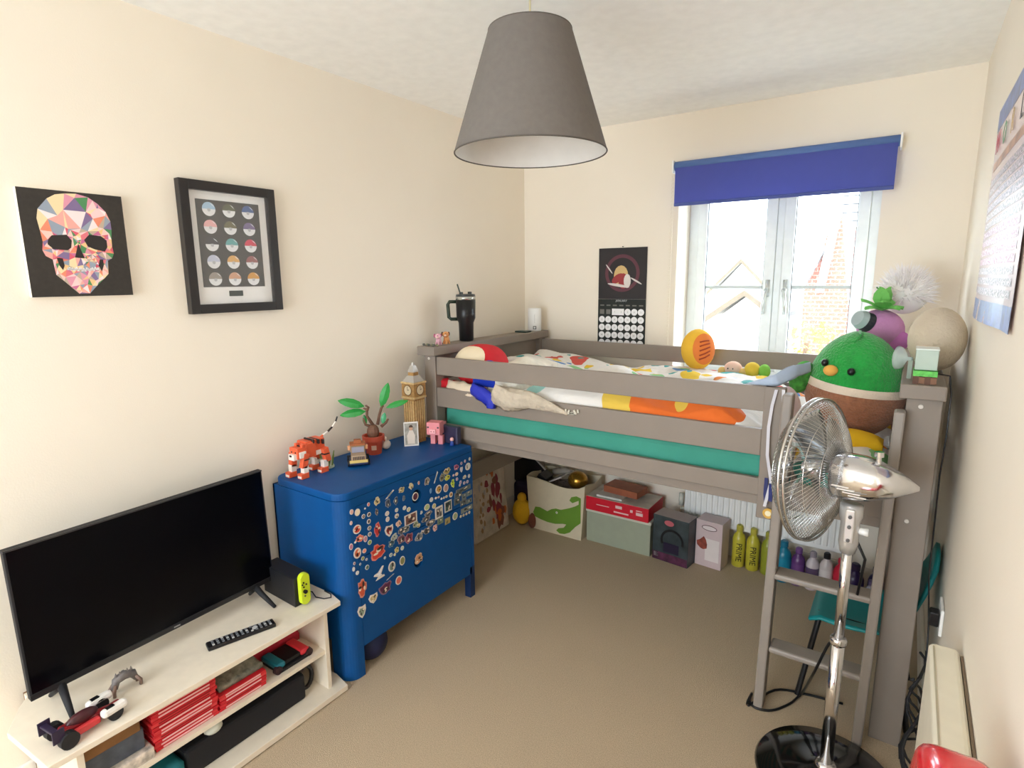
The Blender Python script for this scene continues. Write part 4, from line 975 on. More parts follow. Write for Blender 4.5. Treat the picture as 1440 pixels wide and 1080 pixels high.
# television
tv = thing('television', 'large black flat television switched off on the cream unit', 'television', (0.2, 0.78, TVT))
TX0 = 0.185
BRc, BLc = (0.185, 1.165), (0.185, 0.405)
zb_l, zb_r, zt_t = 0.408, 0.455, 0.862
mb = MB(); t0 = 0.020
ang = 0.0
yL, yR = 0.402, 1.160; zB, zT = 0.43, 0.862
def tvp(y, z, o=0.0):  # screen plane: leans back a little and turned very slightly
    x = 0.215-0.06*((z-zB)/(zT-zB))*0.3-0.035*((y-yL)/(yR-yL)); return Vector((x+o, y, z))
def tvbox(y0_, y1x, z0_, z1_, o0, o1):
    vs = [tvp(y0_, z0_, o0), tvp(y1x, z0_, o0), tvp(y1x, z1_, o0), tvp(y0_, z1_, o0), tvp(y0_, z0_, o1), tvp(y1x, z0_, o1), tvp(y1x, z1_, o1), tvp(y0_, z1_, o1)]
    return MB().add(vs, [(0, 3, 2, 1), (4, 5, 6, 7), (0, 1, 5, 4), (1, 2, 6, 5), (2, 3, 7, 6), (3, 0, 4, 7)])
tvbox(yL, yR, zB, zT, -0.022, 0.0).build('casing', MATTBLACK, tv, bev=0.002)
tvbox(yL+0.1, yR-0.1, zB+0.05, zT-0.14, -0.06, -0.022).build('rear_housing', MATTBLACK, tv, bev=0.01)
tvbox(yL+0.006, yR-0.006, zB+0.018, zT-0.006, 0.0, 0.001).build('screen', SCREEN, tv)
GB = M((50, 50, 52), 0.3)
tvbox(yL, yR, zB, zB+0.016, 0.0, 0.003).build('lower_bezel', M((30, 30, 33), 0.3), tv, bev=0.001)
tvbox(yL, yR, zT-0.005, zT, 0.0, 0.002).build('upper_bezel', GB, tv)
tvbox(0.785, 0.805, zB+0.006, zB+0.010, 0.003, 0.004).build('badge', M((150, 150, 152), 0.4), tv)
for yf_, sg in ((0.475, -1), (1.085, 1)):
    a = tvp(yf_, zB+0.004, -0.008)
    for ex in (0.10, -0.06):
        q = Vector((a.x+ex, yf_+sg*0.012, TVT+0.006))
        mb = MB(); mb.tube([a, a.lerp(q, 0.35)+Vector((0, 0, -0.003)), q], 0.010, 8, taper=[1.2, 1.0, 0.65]); mb.build('foot', MATTBLACK, tv, smooth=True)

# things on top of the unit
def onT(px, py): return at(px, py, z=TVT+0.005)
dk = thing('console_dock', 'black game console dock holding a console with a neon yellow side controller', 'console', (0.3, 1.19, TVT))
MB().prism([(0.13, 1.148, TVT), (0.335, 1.140, TVT), (0.335, 1.206, TVT), (0.13, 1.214, TVT)], (0, 0, 0.112)).build('dock', M((22, 22, 26), 0.5), dk, bev=0.003)
jx = 0.338
jc = MB(); N = 10; prof = []
for k in range(N+1): a = -PI+PI*k/N; prof.append((1.172+0.019*math.cos(a)*-1, TVT+0.030+0.019*math.sin(a)))
for k in range(N+1): a = PI*k/N; prof.append((1.172+0.019*math.cos(a)*1, TVT+0.105+0.019*math.sin(a)))
pr2 = []
for k in range(N+1): a = PI+PI*k/N; pr2.append((1.173+0.020*math.cos(a), TVT+0.026+0.020*math.sin(a)))
for k in range(N+1): a = PI*k/N; pr2.append((1.173+0.020*math.cos(a), TVT+0.108+0.020*math.sin(a)))
jo = MB().prism([(jx, y, z) for y, z in pr2], (0.02, 0, 0)).build('controller', M((206, 226, 40), 0.4), dk, bev=0.003)
for yy_, zz in ((1.165, 0.095), (1.176, 0.085), (1.165, 0.078), (1.160, 0.088)): MB().cyl((jx+0.02, yy_, TVT+zz), (jx+0.023, yy_, TVT+zz), 0.0032, 0.003, 8).build('button', BLACK, jo)
MB().cyl((jx+0.02, 1.168, TVT+0.060), (jx+0.028, 1.168, TVT+0.060), 0.007, 0.0075, 12).build('thumb_stick', BLACK, jo)
MB().cyl((jx+0.02, 1.168, TVT+0.042), (jx+0.022, 1.168, TVT+0.042), 0.0035, 0.0035, 10).build('button', M((80, 80, 70), 0.4), jo)
mb = MB().tube([(0.30, 1.215, TVT+0.02), (0.31, 1.232, TVT+0.012), (0.34, 1.225, TVT+0.003), (0.375, 1.235, TVT+0.003), (0.39, 1.255, TVT+0.003), (0.37, 1.27, TVT+0.003), (0.33, 1.272, TVT+0.003)], 0.0022, 6)
tag(mb.build('cable', BLACK, smooth=True), 'thin black cable looping on the cream unit beside the dock', 'cable')
# remote control
a, b_ = onT(291, 911), onT(386, 876)
d = (b_-a); d.z = 0; L_ = d.length; an = math.atan2(d.y, d.x); c = (a+b_)/2; c.z = TVT
rm = thing('remote_control', 'long black television remote on the cream unit', 'remote', c, rot=(0, 0, an))
MB().box(-L_/2, L_/2, -0.021, 0.021, 0.0, 0.014).build('body', BLACK, rm, bev=0.004, local=True)
for i in range(13):
    for j in range(3):
        x = -L_/2+0.018+i*(L_-0.034)/12; y_1 = -0.012+0.012*j
        if i in (8, 9) and j == 1: continue
        MB().box(x-0.0035, x+0.0035, y_1-0.0035, y_1+0.0035, 0.013, 0.016).build('button', M((120, 124, 130), 0.5) if (i+j) % 4 else M((190, 190, 190), 0.5), rm, local=True)
MB().lathe((L_*0.2, 0, 0.013), [(0.009, 0), (0.009, 0.003)], 14).build('navigation_ring', M((190, 190, 190), 0.4), rm, local=True)
# small grey figure: hunched robot on four limbs
c = onT(177, 968); c.z = TVT
gb = thing('toy_dinosaur', 'small grey arched plastic creature standing on the cream unit', 'toy', c)
GM = M((104, 98, 96), 0.5, var=0.2, scale=80)
MB().tube([c+Vector((0.0, -0.028, 0.020)), c+Vector((0, -0.022, 0.042)), c+Vector((0, 0, 0.05)), c+Vector((0, 0.022, 0.042)), c+Vector((0, 0.030, 0.02))], 0.011, 8, taper=[0.8, 1.1, 1.3, 1.1, 0.6]).build('body', GM, gb, smooth=True)
for sx in (-1, 1):
    for yy_, ty_ in ((-0.026, -0.034), (0.026, 0.036)): MB().tube([c+Vector((sx*0.006, yy_, 0.035)), c+Vector((sx*0.014, ty_, 0.018)), c+Vector((sx*0.012, ty_, 0.003))], 0.005, 6).build('leg', M((120, 96, 84), 0.5), gb, smooth=True)
for k in range(5): MB().cyl(c+Vector((0, -0.02+0.01*k, 0.055)), c+Vector((0, -0.02+0.01*k, 0.066)), 0.004, 0.001, 5).build('spike', GM, gb)
# racing car toy
a, b_ = onT(72, 1052), onT(168, 992)
d = b_-a; d.z = 0; an = math.atan2(d.y, d.x); c = (a+b_)/2; c.z = TVT; Lc = d.length*1.05
rc = thing('toy_race_car', 'dark red and black toy race car with white wheel covers on the cream unit', 'toy car', c, rot=(0, 0, an))
DR = M((140, 20, 30), 0.35, coat=0.5); 
def lb(nm, m_, *bx, bev=0.004, par=rc): return MB().box(*bx).build(nm, m_, par, bev=bev, local=True)
MB().add([(-Lc/2+0.02, -0.018, 0.012), (Lc/2-0.02, -0.012, 0.012), (Lc/2-0.02, 0.012, 0.012), (-Lc/2+0.02, 0.018, 0.012), (-Lc/2+0.03, -0.016, 0.042), (Lc/2-0.03, -0.008, 0.026), (Lc/2-0.03, 0.008, 0.026), (-Lc/2+0.03, 0.016, 0.042)], [(0, 3, 2, 1), (4, 5, 6, 7), (0, 1, 5, 4), (1, 2, 6, 5), (2, 3, 7, 6), (3, 0, 4, 7)]).build('body', DR, rc, bev=0.005, local=True)
MB().ell((-Lc*0.05, 0, 0.038), (0.04, 0.016, 0.018), 14, 8).build('cockpit', M((70, 26, 34), 0.3), rc, smooth=True, local=True)
lb('side_pod', M((206, 60, 64), 0.35), -Lc*0.22, Lc*0.12, -0.032, -0.016, 0.012, 0.03); lb('side_pod', M((206, 60, 64), 0.35), -Lc*0.22, Lc*0.12, 0.016, 0.032, 0.012, 0.03)
lb('rear_wing', M((44, 34, 60), 0.4), -Lc/2, -Lc/2+0.016, -0.034, 0.034, 0.052, 0.058, bev=0.002)
for s_ in (-1, 1):
    lb('wing_plate', M((44, 34, 60), 0.4), -Lc/2-0.004, -Lc/2+0.024, s_*0.034-0.002, s_*0.034+0.002, 0.03, 0.066, bev=0.001)
    for xx, rr in ((-Lc/2+0.03, 0.022), (Lc/2-0.035, 0.019)): MB().lathe((xx, s_*0.034-0.010, rr), [(rr, 0), (rr, 0.020)], 18, Matrix.Rotation(-PI/2, 3, 'X')).build('wheel', MATTBLACK, rc, local=True)
    lb('wheel_cover', M((234, 230, 226), 0.3), Lc/2-0.068, Lc/2-0.002, s_*0.036-0.012, s_*0.036+0.012, 0.022, 0.044, bev=0.009)
    lb('cover_vent', BLACK, Lc/2-0.055, Lc/2-0.035, s_*0.036-0.006, s_*0.036+0.006, 0.043, 0.0455, bev=0)
lb('nose', DR, Lc/2-0.04, Lc/2, -0.012, 0.012, 0.010, 0.022)

# inside the unit ---------------------------------------------------
ORD = ['bottom', 'second from bottom', 'third from bottom', 'fourth from bottom', 'fifth from bottom', 'sixth from bottom', 'middle, seventh from bottom', 'sixth from top', 'fifth from top', 'fourth from top', 'third from top', 'second from top', 'topmost']
def case_stack(name, label, group, y0_, wid, x0_, dep, z0_, n, th, cols, cat, jit=0.003):
    for k in range(n):
        dy = R.uniform(-jit, jit); dx = R.uniform(-jit, jit); c = cols[k % len(cols)]
        o_d = 'topmost' if k == n-1 else ('fourth of five, just under the topmost' if n == 5 and k == 3 else ORD[k])
        t = thing(name, '%s, %s' % (label, o_d), cat, (x0_+dep/2+dx, y0_+wid/2+dy, z0_+k*th), group)
        MB().box(x0_+dx, x0_+dep+dx, y0_+dy, y0_+wid+dy, z0_+k*th+0.0005, z0_+(k+1)*th-0.0008).build('case', M(c, 0.3), t, bev=0.001)
        MB().box(x0_+dep+dx-0.0005, x0_+dep+dx+0.0006, y0_+dy+0.02, y0_+wid+dy-0.02, z0_+k*th+th*0.3, z0_+k*th+th*0.72).build('spine_label', M((236, 190, 190) if R.random() < 0.75 else (150, 20, 30), 0.4), t)
RC = [(206, 30, 44), (214, 44, 54), (196, 26, 40), (220, 60, 66)]
ya = at(217, 1040, x=0.385).y; yb4 = at(309, 990, x=0.385).y; yc = at(377, 955, x=0.385).y
case_stack('game_case', 'red game case in the tall shelf stack', 'red game cases in the tall stack', ya, yb4-ya-0.004, 0.285, 0.10, SZ, 13, 0.0115, RC, 'game case')
case_stack('game_case', 'red game case in the low five-case stack', 'red game cases in the low stack', yb4+0.002, yc-yb4-0.006, 0.285, 0.10, SZ, 5, 0.0115, RC, 'game case')
c = Vector((0.30, (yb4+yc)/2, SZ+0.058))
mb = lumpy(0.16, 0.37, yb4+0.01, yc-0.005, SZ+0.058, lambda x, y, u, v: SZ+0.075+0.05*math.sin(PI*min(1, u*1.1))*math.sin(PI*v)**0.6+0.012*noise.noise(Vector((x*40, y*40, 0))), 12, 12)
tag(mb.build('toy_bundle', M((130, 130, 116), 0.7, var=0.5, scale=50), smooth=True), 'grey and brown bundle of small things on the low red stack', 'bundle')
tag(MB().box(0.12, 0.384, ys+0.02, ya-0.03, SZ+0.10, SZ+0.135).build('box', M((126, 88, 48), 0.6, var=0.15), bev=0.002), 'brown card box lying on the slate box, left bay of the unit', 'box')
tag(MB().box(0.12, 0.375, ys+0.02, ya-0.02, SZ+0.035, SZ+0.099).build('box', M((78, 86, 98), 0.6, var=0.3, scale=30), bev=0.003), 'slate grey box in the left bay of the unit', 'box')
tag(MB().box(0.20, 0.395, ys+0.08, ya-0.006, SZ, SZ+0.034).build('box', M((206, 196, 184), 0.6, var=0.4, scale=50), bev=0.003), 'white printed box at the front of the left bay', 'box')
# red and teal hand-held console grip
p0 = at(400, 935, z=SZ+0.01)
hg = thing('handheld_console', 'hand-held console with teal and red grips on the middle shelf', 'console', (0.33, 1.03, SZ))
hy0, hy1 = at(385, 945, x=0.36).y, at(435, 915, x=0.36).y
L1 = hy1-hy0; mz = SZ+0.022
def HG(u, x, z): return Vector((0.32+x, hy0+u*L1, SZ+z))
tl = Matrix.Rotation(0.0, 4, 'Y')
MB().box(0.28, 0.37, hy0+0.28*L1, hy0+0.70*L1, SZ+0.016, SZ+0.030).build('screen_body', BLACK, hg, bev=0.002)
MB().box(0.275, 0.375, hy0+0.02*L1, hy0+0.28*L1, SZ+0.012, SZ+0.034).build('grip', M((30, 120, 140), 0.4), hg, bev=0.009, seg=3)
MB().box(0.275, 0.375, hy0+0.70*L1, hy0+0.96*L1, SZ+0.012, SZ+0.034).build('grip', M((214, 50, 60), 0.4), hg, bev=0.009, seg=3)
for u in (0.06, 0.92):
    MB().cyl(HG(u, 0.045, 0.014), HG(u, 0.06, 0.014), 0.016, 0.014, 14).build('wheel', M((50, 24, 30), 0.5), hg)
MB().box(0.27, 0.38, hy0+0.05*L1, hy0+0.95*L1, SZ, SZ+0.012).build('rubber_base', MATTBLACK, hg, bev=0.003)
mb = lumpy(0.12, 0.26, hy0-0.02, hy1+0.03, SZ, lambda x, y, u, v: SZ+0.03+0.085*math.sin(PI*u)**0.5*math.sin(PI*v)**0.5+0.01*noise.noise(Vector((x*40, y*40, 1))), 12, 14)
tag(mb.build('pouch', M((190, 36, 60), 0.6, var=0.25, scale=30), smooth=True), 'crimson pouch at the back of the right bay', 'pouch')
tag(MB().tube([(0.2+0.05*math.cos(2*PI*k/20), 1.165, SZ+0.06+0.05*math.sin(2*PI*k/20)) for k in range(20)], 0.004, 6, closed=True).build('cable_coil', M((90, 60, 60), 0.5), smooth=True), 'dark coiled cable against the right end of the upper bay', 'cable')
# lower bay
tag(lumpy(0.06, 0.375, 0.70, 1.13, 0.026, lambda x, y, u, v: 0.135-0.01*u+0.01*noise.noise(Vector((x*8, y*8, 3))), 10, 16).build('storage_bag', M((18, 18, 24), 0.8), bev=0.01), 'big black fabric case filling the lower bay', 'case')
tag(lumpy(0.10, 0.38, 0.52, 0.69, 0.026, lambda x, y, u, v: 0.10+0.03*math.sin(PI*u)*math.sin(PI*v)+0.01*noise.noise(Vector((x*20, y*20, 3))), 10, 12).build('cloth_bag', M((14, 110, 120), 0.6, var=0.3), smooth=True), 'teal bag in the lower bay left of the black case', 'bag')
tag(lumpy(0.10, 0.37, ys+0.02, 0.515, 0.026, lambda x, y, u, v: 0.09+0.03*math.sin(PI*u)*math.sin(PI*v), 8, 8).build('cloth_bag', M((34, 40, 110), 0.6, var=0.2), smooth=True), 'dark blue bag at the left end of the lower bay', 'bag')
hp = MB().tube([(0.33, 1.16+0.028*math.cos(2*PI*k/20), 0.075+0.045*math.sin(2*PI*k/20)) for k in range(20)], 0.008, 8, closed=True).build('headphone_band', BLACK, smooth=True)
tag(hp, 'black round headband at the right end of the lower bay', 'headphones')
tag(MB().ell((0.372, 0.79, 0.147), (0.022, 0.03, 0.02), 12, 8).build('ornament', M((206, 210, 200), 0.4), smooth=True), 'small white rounded ornament on the black case', 'ornament')
# ------------------------------------------------------------------ things on the left ledge of the bed
LZ = 1.226
c = at(652, 479, z=LZ); c = Vector((0.148, 2.40, LZ))
tu = thing('tumbler', 'tall black insulated tumbler with handle and straw on the bed ledge', 'tumbler', c)
top = at(651, 415, y=c.y).z-LZ
TBK = M((26, 26, 28), 0.35, metal=0.3)
k = top/0.25
MB().lathe(c, [(0.034, 0), (0.038, 0.004), (0.040, 0.10*k), (0.050, 0.125*k), (0.052, 0.225*k)], 28).build('body', TBK, tu, smooth=True)
MB().lathe(c, [(0.0525, 0.225*k), (0.0525, 0.243*k)], 28).build('steel_rim', M((200, 204, 200), 0.2, metal=0.9), tu, smooth=True)
MB().lathe(c, [(0.052, 0.243*k), (0.050, 0.255*k), (0.02, 0.257*k)], 28).build('lid', M((60, 64, 64), 0.3), tu, smooth=True)
vd = Vector((CAM.x-c.x, CAM.y-c.y, 0)).normalized(); sL = Vector((vd.y, -vd.x, 0))
if (sL).dot(RT) > 0: sL = -sL
MB().tube([c+sL*0.048+Vector((0, 0, 0.215*k)), c+sL*0.085+Vector((0, 0, 0.215*k)), c+sL*0.094+Vector((0, 0, 0.20*k)), c+sL*0.090+Vector((0, 0, 0.13*k)), c+sL*0.078+Vector((0, 0, 0.12*k)), c+sL*0.042+Vector((0, 0, 0.12*k))], 0.009, 8).build('handle', M((28, 46, 32), 0.5), tu, smooth=True)
MB().cyl(c+sL*0.025+Vector((0, 0, 0.25*k)), c+sL*0.042+Vector((0, 0, 0.31*k)), 0.004, 0.004, 10).build('straw', M((56, 66, 52), 0.4), tu)
for s_ in (-0.036, 0.036): MB().box(c.x-0.008, c.x+0.008, c.y+s_-0.008, c.y+s_+0.008, c.z+0.254*k, c.z+0.268*k).build('lid_tab', M((40, 46, 44), 0.4), tu, bev=0.002)
# speaker tower
c = Vector((0.150, 3.08, LZ)); h = at(748, 433, y=3.08).z-LZ
sp = thing('smart_speaker', 'white rounded upright speaker at the far end of the bed ledge', 'speaker', c)
MB().lathe(c, [(0.038, 0), (0.042, 0.004), (0.042, h-0.005), (0.038, h)], 28).build('body', M((236, 236, 234), 0.4), sp, smooth=True)
vd = Vector((CAM.x-c.x, CAM.y-c.y, 0)).normalized(); rr_ = Vector((-vd.y, vd.x, 0))
for i in range(6): MB().ell(c+vd*0.042+Vector((0, 0, 0.055+0.009*i)), (0.0016, 0.0016, 0.002), 6, 4).build('dot', BLACK, sp)
MB().prism([c+vd*0.041+rr_*a+Vector((0, 0, b)) for a, b in ((-0.010, 0.012), (0.010, 0.012), (0.010, 0.032), (-0.010, 0.032))], vd*0.003).build('display', M((40, 40, 40), 0.3), sp)
MB().prism([c+vd*0.0442+rr_*a+Vector((0, 0, b)) for a, b in ((-0.006, 0.016), (0.006, 0.016), (0.006, 0.028), (-0.006, 0.028))], vd*0.0005).build('display_light', M((220, 222, 220), 0.4), sp)
p = at(732, 463, z=LZ); o = MB().box(0.105, 0.185, 2.92, 2.99, LZ, LZ+0.010).build('phone', M((20, 48, 44), 0.3), bev=0.004); tag(o, 'dark green phone lying on the bed ledge beside the white speaker', 'phone')
# toy dogs
def dog(px, col, ear, label, x, y, s_=1.0):
    t = thing('toy_dog', label, 'toy', (x, y, LZ)); q = Vector((x, y, LZ))
    MB().ell(q+Vector((0, 0, 0.022*s_)), (0.012*s_, 0.016*s_, 0.015*s_), 12, 8).build('body', M(col, 0.5), t, smooth=True)
    h_ = MB().ell(q+Vector((0.004, -0.008*s_, 0.043*s_)), (0.015*s_, 0.016*s_, 0.014*s_), 14, 10).build('head', M(col, 0.5), t, smooth=True)
    MB().ell(q+Vector((0.012*s_, -0.022*s_, 0.040*s_)), (0.006*s_, 0.006*s_, 0.005*s_), 8, 6).build('muzzle', M((236, 206, 190), 0.5), h_, smooth=True)
    for e in (-1, 1):
        MB().ell(q+Vector((-0.002+e*0.013*s_, -0.004+e*0.008*s_, 0.046*s_)), (0.005*s_, 0.006*s_, 0.010*s_), 8, 6).build('ear', M(ear, 0.5), h_, smooth=True)
        MB().ell(q+Vector((0.014*s_, -0.018*s_+e*0.005*s_, 0.048*s_)), (0.0022*s_,)*3, 6, 5).build('eye', BLACK, h_, smooth=True)
        for f in (-1, 1): MB().cyl(q+Vector((e*0.007*s_, f*0.009*s_, 0.015*s_)), q+Vector((e*0.007*s_, f*0.010*s_, 0)), 0.0045*s_, 0.005*s_, 8).build('leg', M(col, 0.5), t)
dog(0, (214, 150, 90), (110, 70, 40), 'tan toy dog with brown ears on the left end of the bed ledge', 0.15, 2.235, 1.1)
dog(0, (222, 170, 186), (180, 90, 120), 'pink and white toy dog beside the tan toy dog on the ledge', 0.15, 2.175, 1.0)
rk = thing('pebble_row', 'little row of grey green pebbles at the front of the ledge', 'pebbles', (0.15, 2.13, LZ))
for i in range(6): MB().ell((0.115+0.016*i, 2.105+0.008*(i % 2), LZ+0.006), (0.009, 0.007, 0.006), 8, 6).build('pebble', M((130, 126, 96) if i % 2 else (90, 92, 84), 0.7), rk, smooth=True)

# ------------------------------------------------------------------ under the bed
# leaning canvas
cn = thing('leaning_canvas', 'white edged canvas with orange and purple splashes leaning against the left wall', 'canvas', (0.1, 2.68, 0))
rl = roty(-0.10, (0.11, 0, 0)) @ Matrix.Translation((-0.025, 0, 0))
MB().box(0.10, 0.13, 2.50, 2.84, 0.008, 0.46, rl).build('canvas_edge', M((206, 198, 190), 0.8), cn)
MB().box(0.1301, 0.131, 2.50, 2.84, 0.008, 0.46, rl).build('canvas_face', M((188, 176, 164), 0.8, var=0.25, scale=14), cn)
mb = MB()
for i in range(46):
    a, b_ = R.uniform(2.52, 2.82), R.uniform(0.03, 0.44)
    if 2.64 < a < 2.82 and R.random() < 0.8: mi = R.choice([0, 1, 1, 2])
    else: mi = R.choice([3, 4, 3])
    ry, rz = R.uniform(0.010, 0.030), R.uniform(0.012, 0.05)
    if mi >= 3: ry *= 0.5; rz *= 0.5
    mb.mat(mi).add([rl @ Vector((0.1312+0.00003*i, a+ry*R.uniform(.7, 1.2)*math.cos(2*PI*k/10), min(0.455, b_+rz*R.uniform(.7, 1.2)*math.sin(2*PI*k/10)))) for k in range(10)], [tuple(range(10))])
mb.build('painting', [M((190, 100, 50), 0.7), M((130, 50, 66), 0.7), M((120, 74, 60), 0.7), M((150, 120, 90), 0.7), M((160, 156, 160), 0.7)], cn)
# black board with white rim, tilted
bd = thing('framed_board', 'black board with white edges tilted behind the fabric storage bin', 'board', (0.3, 3.05, 0.0))
q = [at(703, 650, y=3.06), at(737, 692, y=3.06), at(768, 662, y=3.06), at(722, 612, y=3.06)]
MB().prism(q, (0, 0.012, 0)).build('board', M((18, 18, 26), 0.5), bd)
for i in range(3):
    a, b_ = q[i], q[(i+1) % 4]; MB().tube([a, b_], 0.006, 4).build('white_edge', M((190, 186, 182), 0.5), bd)
tag(MB().box(0.03, 0.16, 2.99, 3.12, 0.0, 0.24).build('bag', M((40, 28, 56), 0.7), bev=0.03, seg=3), 'dark purple bag in the corner behind the yellow soft toy', 'bag')
yb_c = Vector((0.165, 2.90, 0.0))
yt = thing('soft_toy', 'round yellow plush toy on the floor beside the fabric storage bin', 'soft toy', yb_c)
MB().ell(yb_c+Vector((0, 0, 0.09)), (0.062, 0.058, 0.085), 18, 12).build('body', M((214, 166, 20), 0.9, bump=0.4, bscale=90), yt, smooth=True)
MB().ell(yb_c+Vector((0.0, 0, 0.18)), (0.03, 0.03, 0.035), 14, 8).build('head', M((206, 158, 24), 0.9), yt, smooth=True)
MB().ell(yb_c+Vector((0.085, -0.01, 0.05)), (0.025, 0.03, 0.05), 14, 8).build('foot', M((110, 60, 44), 0.9), yt, smooth=True)
# crocodile bin
cb = thing('storage_bin', 'cream fabric storage bin with a green crocodile on its front', 'storage bin', (0.41, 3.0, 0))
LIN = M((206, 194, 168), 0.85, var=0.03, scale=30, bump=0.2, bscale=300)
bx0, bx1, tx0, tx1, by0, by1, bz = 0.228, 0.590, 0.205, 0.612, 2.895, 3.13, 0.335
N = 18
def binp(s_, t_):  # s around 0..4, t height 0..1
    w0, w1 = bx0+(tx0-bx0)*t_, bx1+(tx1-bx1)*t_
    f0 = by0-0.0*t_+0.012*math.sin(PI*t_)*0
    i = int(s_) % 4; f = s_-int(s_)
    C4 = [(w0, f0), (w1, f0), (w1, by1), (w0, by1)]; a, b_ = C4[i], C4[(i+1) % 4]
    x = a[0]+(b_[0]-a[0])*f; y_1 = a[1]+(b_[1]-a[1])*f
    bul = 0.012*math.sin(PI*f)*math.sin(PI*t_)
    if i == 0: y_1 -= bul
    if i == 2: y_1 += bul
    zz = bz*t_+ (0.010*math.sin(2*PI*f+i) if t_ > 0.99 else 0)
    if i == 0: zz -= 0.02*math.sin(PI*f)*t_
    return Vector((x, y_1, zz))
vs = []; fs = []; NS = 40; NT = 6
for j in range(NT+1):
    for i in range(NS): vs.append(binp(4*i/NS, j/NT))
for j in range(NT):
    for i in range(NS): i2 = (i+1) % NS; fs.append((j*NS+i, j*NS+i2, (j+1)*NS+i2, (j+1)*NS+i))
fs.append(tuple(range(NS))[::-1])
o = MB().add(vs, fs).build('fabric_body', LIN, cb, smooth=False); so_ = o.modifiers.new('s', 'SOLIDIFY'); so_.thickness = 0.006; so_.offset = -1
# crocodile outline from the photo (crop [640,620,860,780], scale 6.545)
cr = [(722,650),(745,600),(790,605),(860,640),(900,620),(940,615),(985,628),(1030,620),(1070,612),(1110,600),(1140,585),(1140,550),(1085,570),(1058,545),(1075,515),(1120,508),(1165,530),(1170,620),(1178,700),(1165,760),(1110,790),(1060,840),(1010,855),(965,850),(935,820),(955,800),(1005,795),(1030,765),(1000,758),(930,758),(860,742),(790,715),(740,690)]
cp = []
for a, b_ in cr:
    p = at(640+a/6.545, 620+b_/6.545, y=by0); f = (p.x-bx0)/(bx1-bx0); p.x = min(p.x, bx1-0.002)
    p.y = by0-0.0015-0.012*math.sin(PI*max(0, min(1, f)))*math.sin(PI*max(0, min(1, p.z/bz)))*1.0-0.001; cp.append(p)
mb = MB(); tri = delaunay_2d_cdt([Vector((p.x, p.z)) for p in cp], [(i, (i+1) % len(cp)) for i in range(len(cp))], [], 1, 1e-6)
ov = [Vector((v.x, 0, v.y)) for v in tri[0]]
for v in ov:
    f = (v.x-bx0)/(bx1-bx0); v.y = by0-0.003-0.013*math.sin(PI*max(0, min(1, f)))*math.sin(PI*max(0, min(1, v.z/bz)))
poly2 = [(p.x, p.z) for p in cp]
mb.add(ov, [tuple(t) for t in tri[2] if inside(tuple(sum((tri[0][i] for i in t), Vector((0, 0)))/len(t)), poly2)])
o = mb.build('crocodile_patch', M((98, 138, 40), 0.8), cb)
p = at(640+935/6.545, 620+660/6.545, y=by0-0.018); MB().lathe(p, [(0.007, 0), (0.007, 0.001)], 12, Matrix.Rotation(PI/2, 3, 'X')).build('eye', M((226, 226, 210), 0.6), cb)
MB().ell(p+Vector((0, -0.0015, 0)), (0.003, 0.001, 0.003), 8, 6).build('pupil', M((30, 40, 20), 0.6), cb)
p = Vector((0.51, 3.00, 0.335)); tag(MB().ell(p, (0.062, 0.062, 0.055), 24, 14).build('gold_ball', M((176, 132, 50), 0.25, metal=0.8), smooth=True), 'shiny gold ball on top of the fabric storage bin', 'ball')
tag(MB().cbox((0.39, 2.99, 0.335), (0.10, 0.12, 0.008), roty(-0.5, (0.39, 2.99, 0.335)) ).build('card', M((190, 186, 184), 0.6)), 'pale grey card sticking out of the fabric storage bin', 'card')
tag(MB().cbox((0.29, 2.98, 0.325), (0.06, 0.10, 0.03), roty(0.5, (0.29, 2.98, 0.325))).build('box', BLACK, bev=0.003), 'small black box in the left of the fabric storage bin', 'box')
tag(MB().tube([(0.30, 3.07, 0.33), (0.38, 3.07, 0.35), (0.46, 3.09, 0.33)], 0.020, 10).build('paper_roll', M((170, 162, 150), 0.7), smooth=True), 'rolled grey paper at the back of the fabric storage bin', 'paper roll')
tag(lumpy(0.235, 0.58, 2.915, 3.11, 0.22, lambda x, y, u, v: 0.275+0.02*noise.noise(Vector((x*40, y*40, 5))), 16, 12).build('toy_heap', M((120, 106, 100), 0.8, var=0.5, scale=60)), 'mixed toys and papers filling the fabric storage bin', 'toys', kind='stuff')
# plastic tub
tb = thing('plastic_tub', 'translucent plastic tub with a lid under the red game box', 'tub', (0.81, 3.03, 0))
PL = M((172, 180, 160), 0.35, alpha=0.75)
mb = MB(); a0, a1, b0, b1, zt_ = 0.61, 1.005, 2.93, 3.15, 0.185
for bx in ((a0, a1, b0, b0+0.004, 0.004, zt_), (a0, a1, b1-0.004, b1, 0.004, zt_), (a0, a0+0.004, b0+0.004, b1-0.004, 0.004, zt_), (a1-0.004, a1, b0+0.004, b1-0.004, 0.004, zt_), (a0, a1, b0, b1, 0, 0.004)): mb.box(*bx)
mb.build('tub_body', PL, tb)
MB().box(a0-0.006, a1+0.006, b0-0.006, b1+0.006, zt_, zt_+0.018).build('lid', M((196, 198, 184), 0.4), tb, bev=0.004)
tag(lumpy(a0+0.01, a1-0.01, b0+0.01, b1-0.01, 0.006, lambda x, y, u, v: 0.14+0.02*noise.noise(Vector((x*20, y*20, 8))), 14, 10).build('contents', M((150, 156, 130), 0.8, var=0.3, scale=40)), 'small pale things filling the translucent tub', 'contents', kind='stuff')
TBZ = zt_+0.0185
rb = thing('game_box', 'red board game box lying on the translucent tub', 'game box', (0.80, 3.03, TBZ))
MB().box(0.612, 0.998, 2.912, 3.14, TBZ, TBZ+0.082).build('box', M((202, 20, 44), 0.4), rb, bev=0.002)
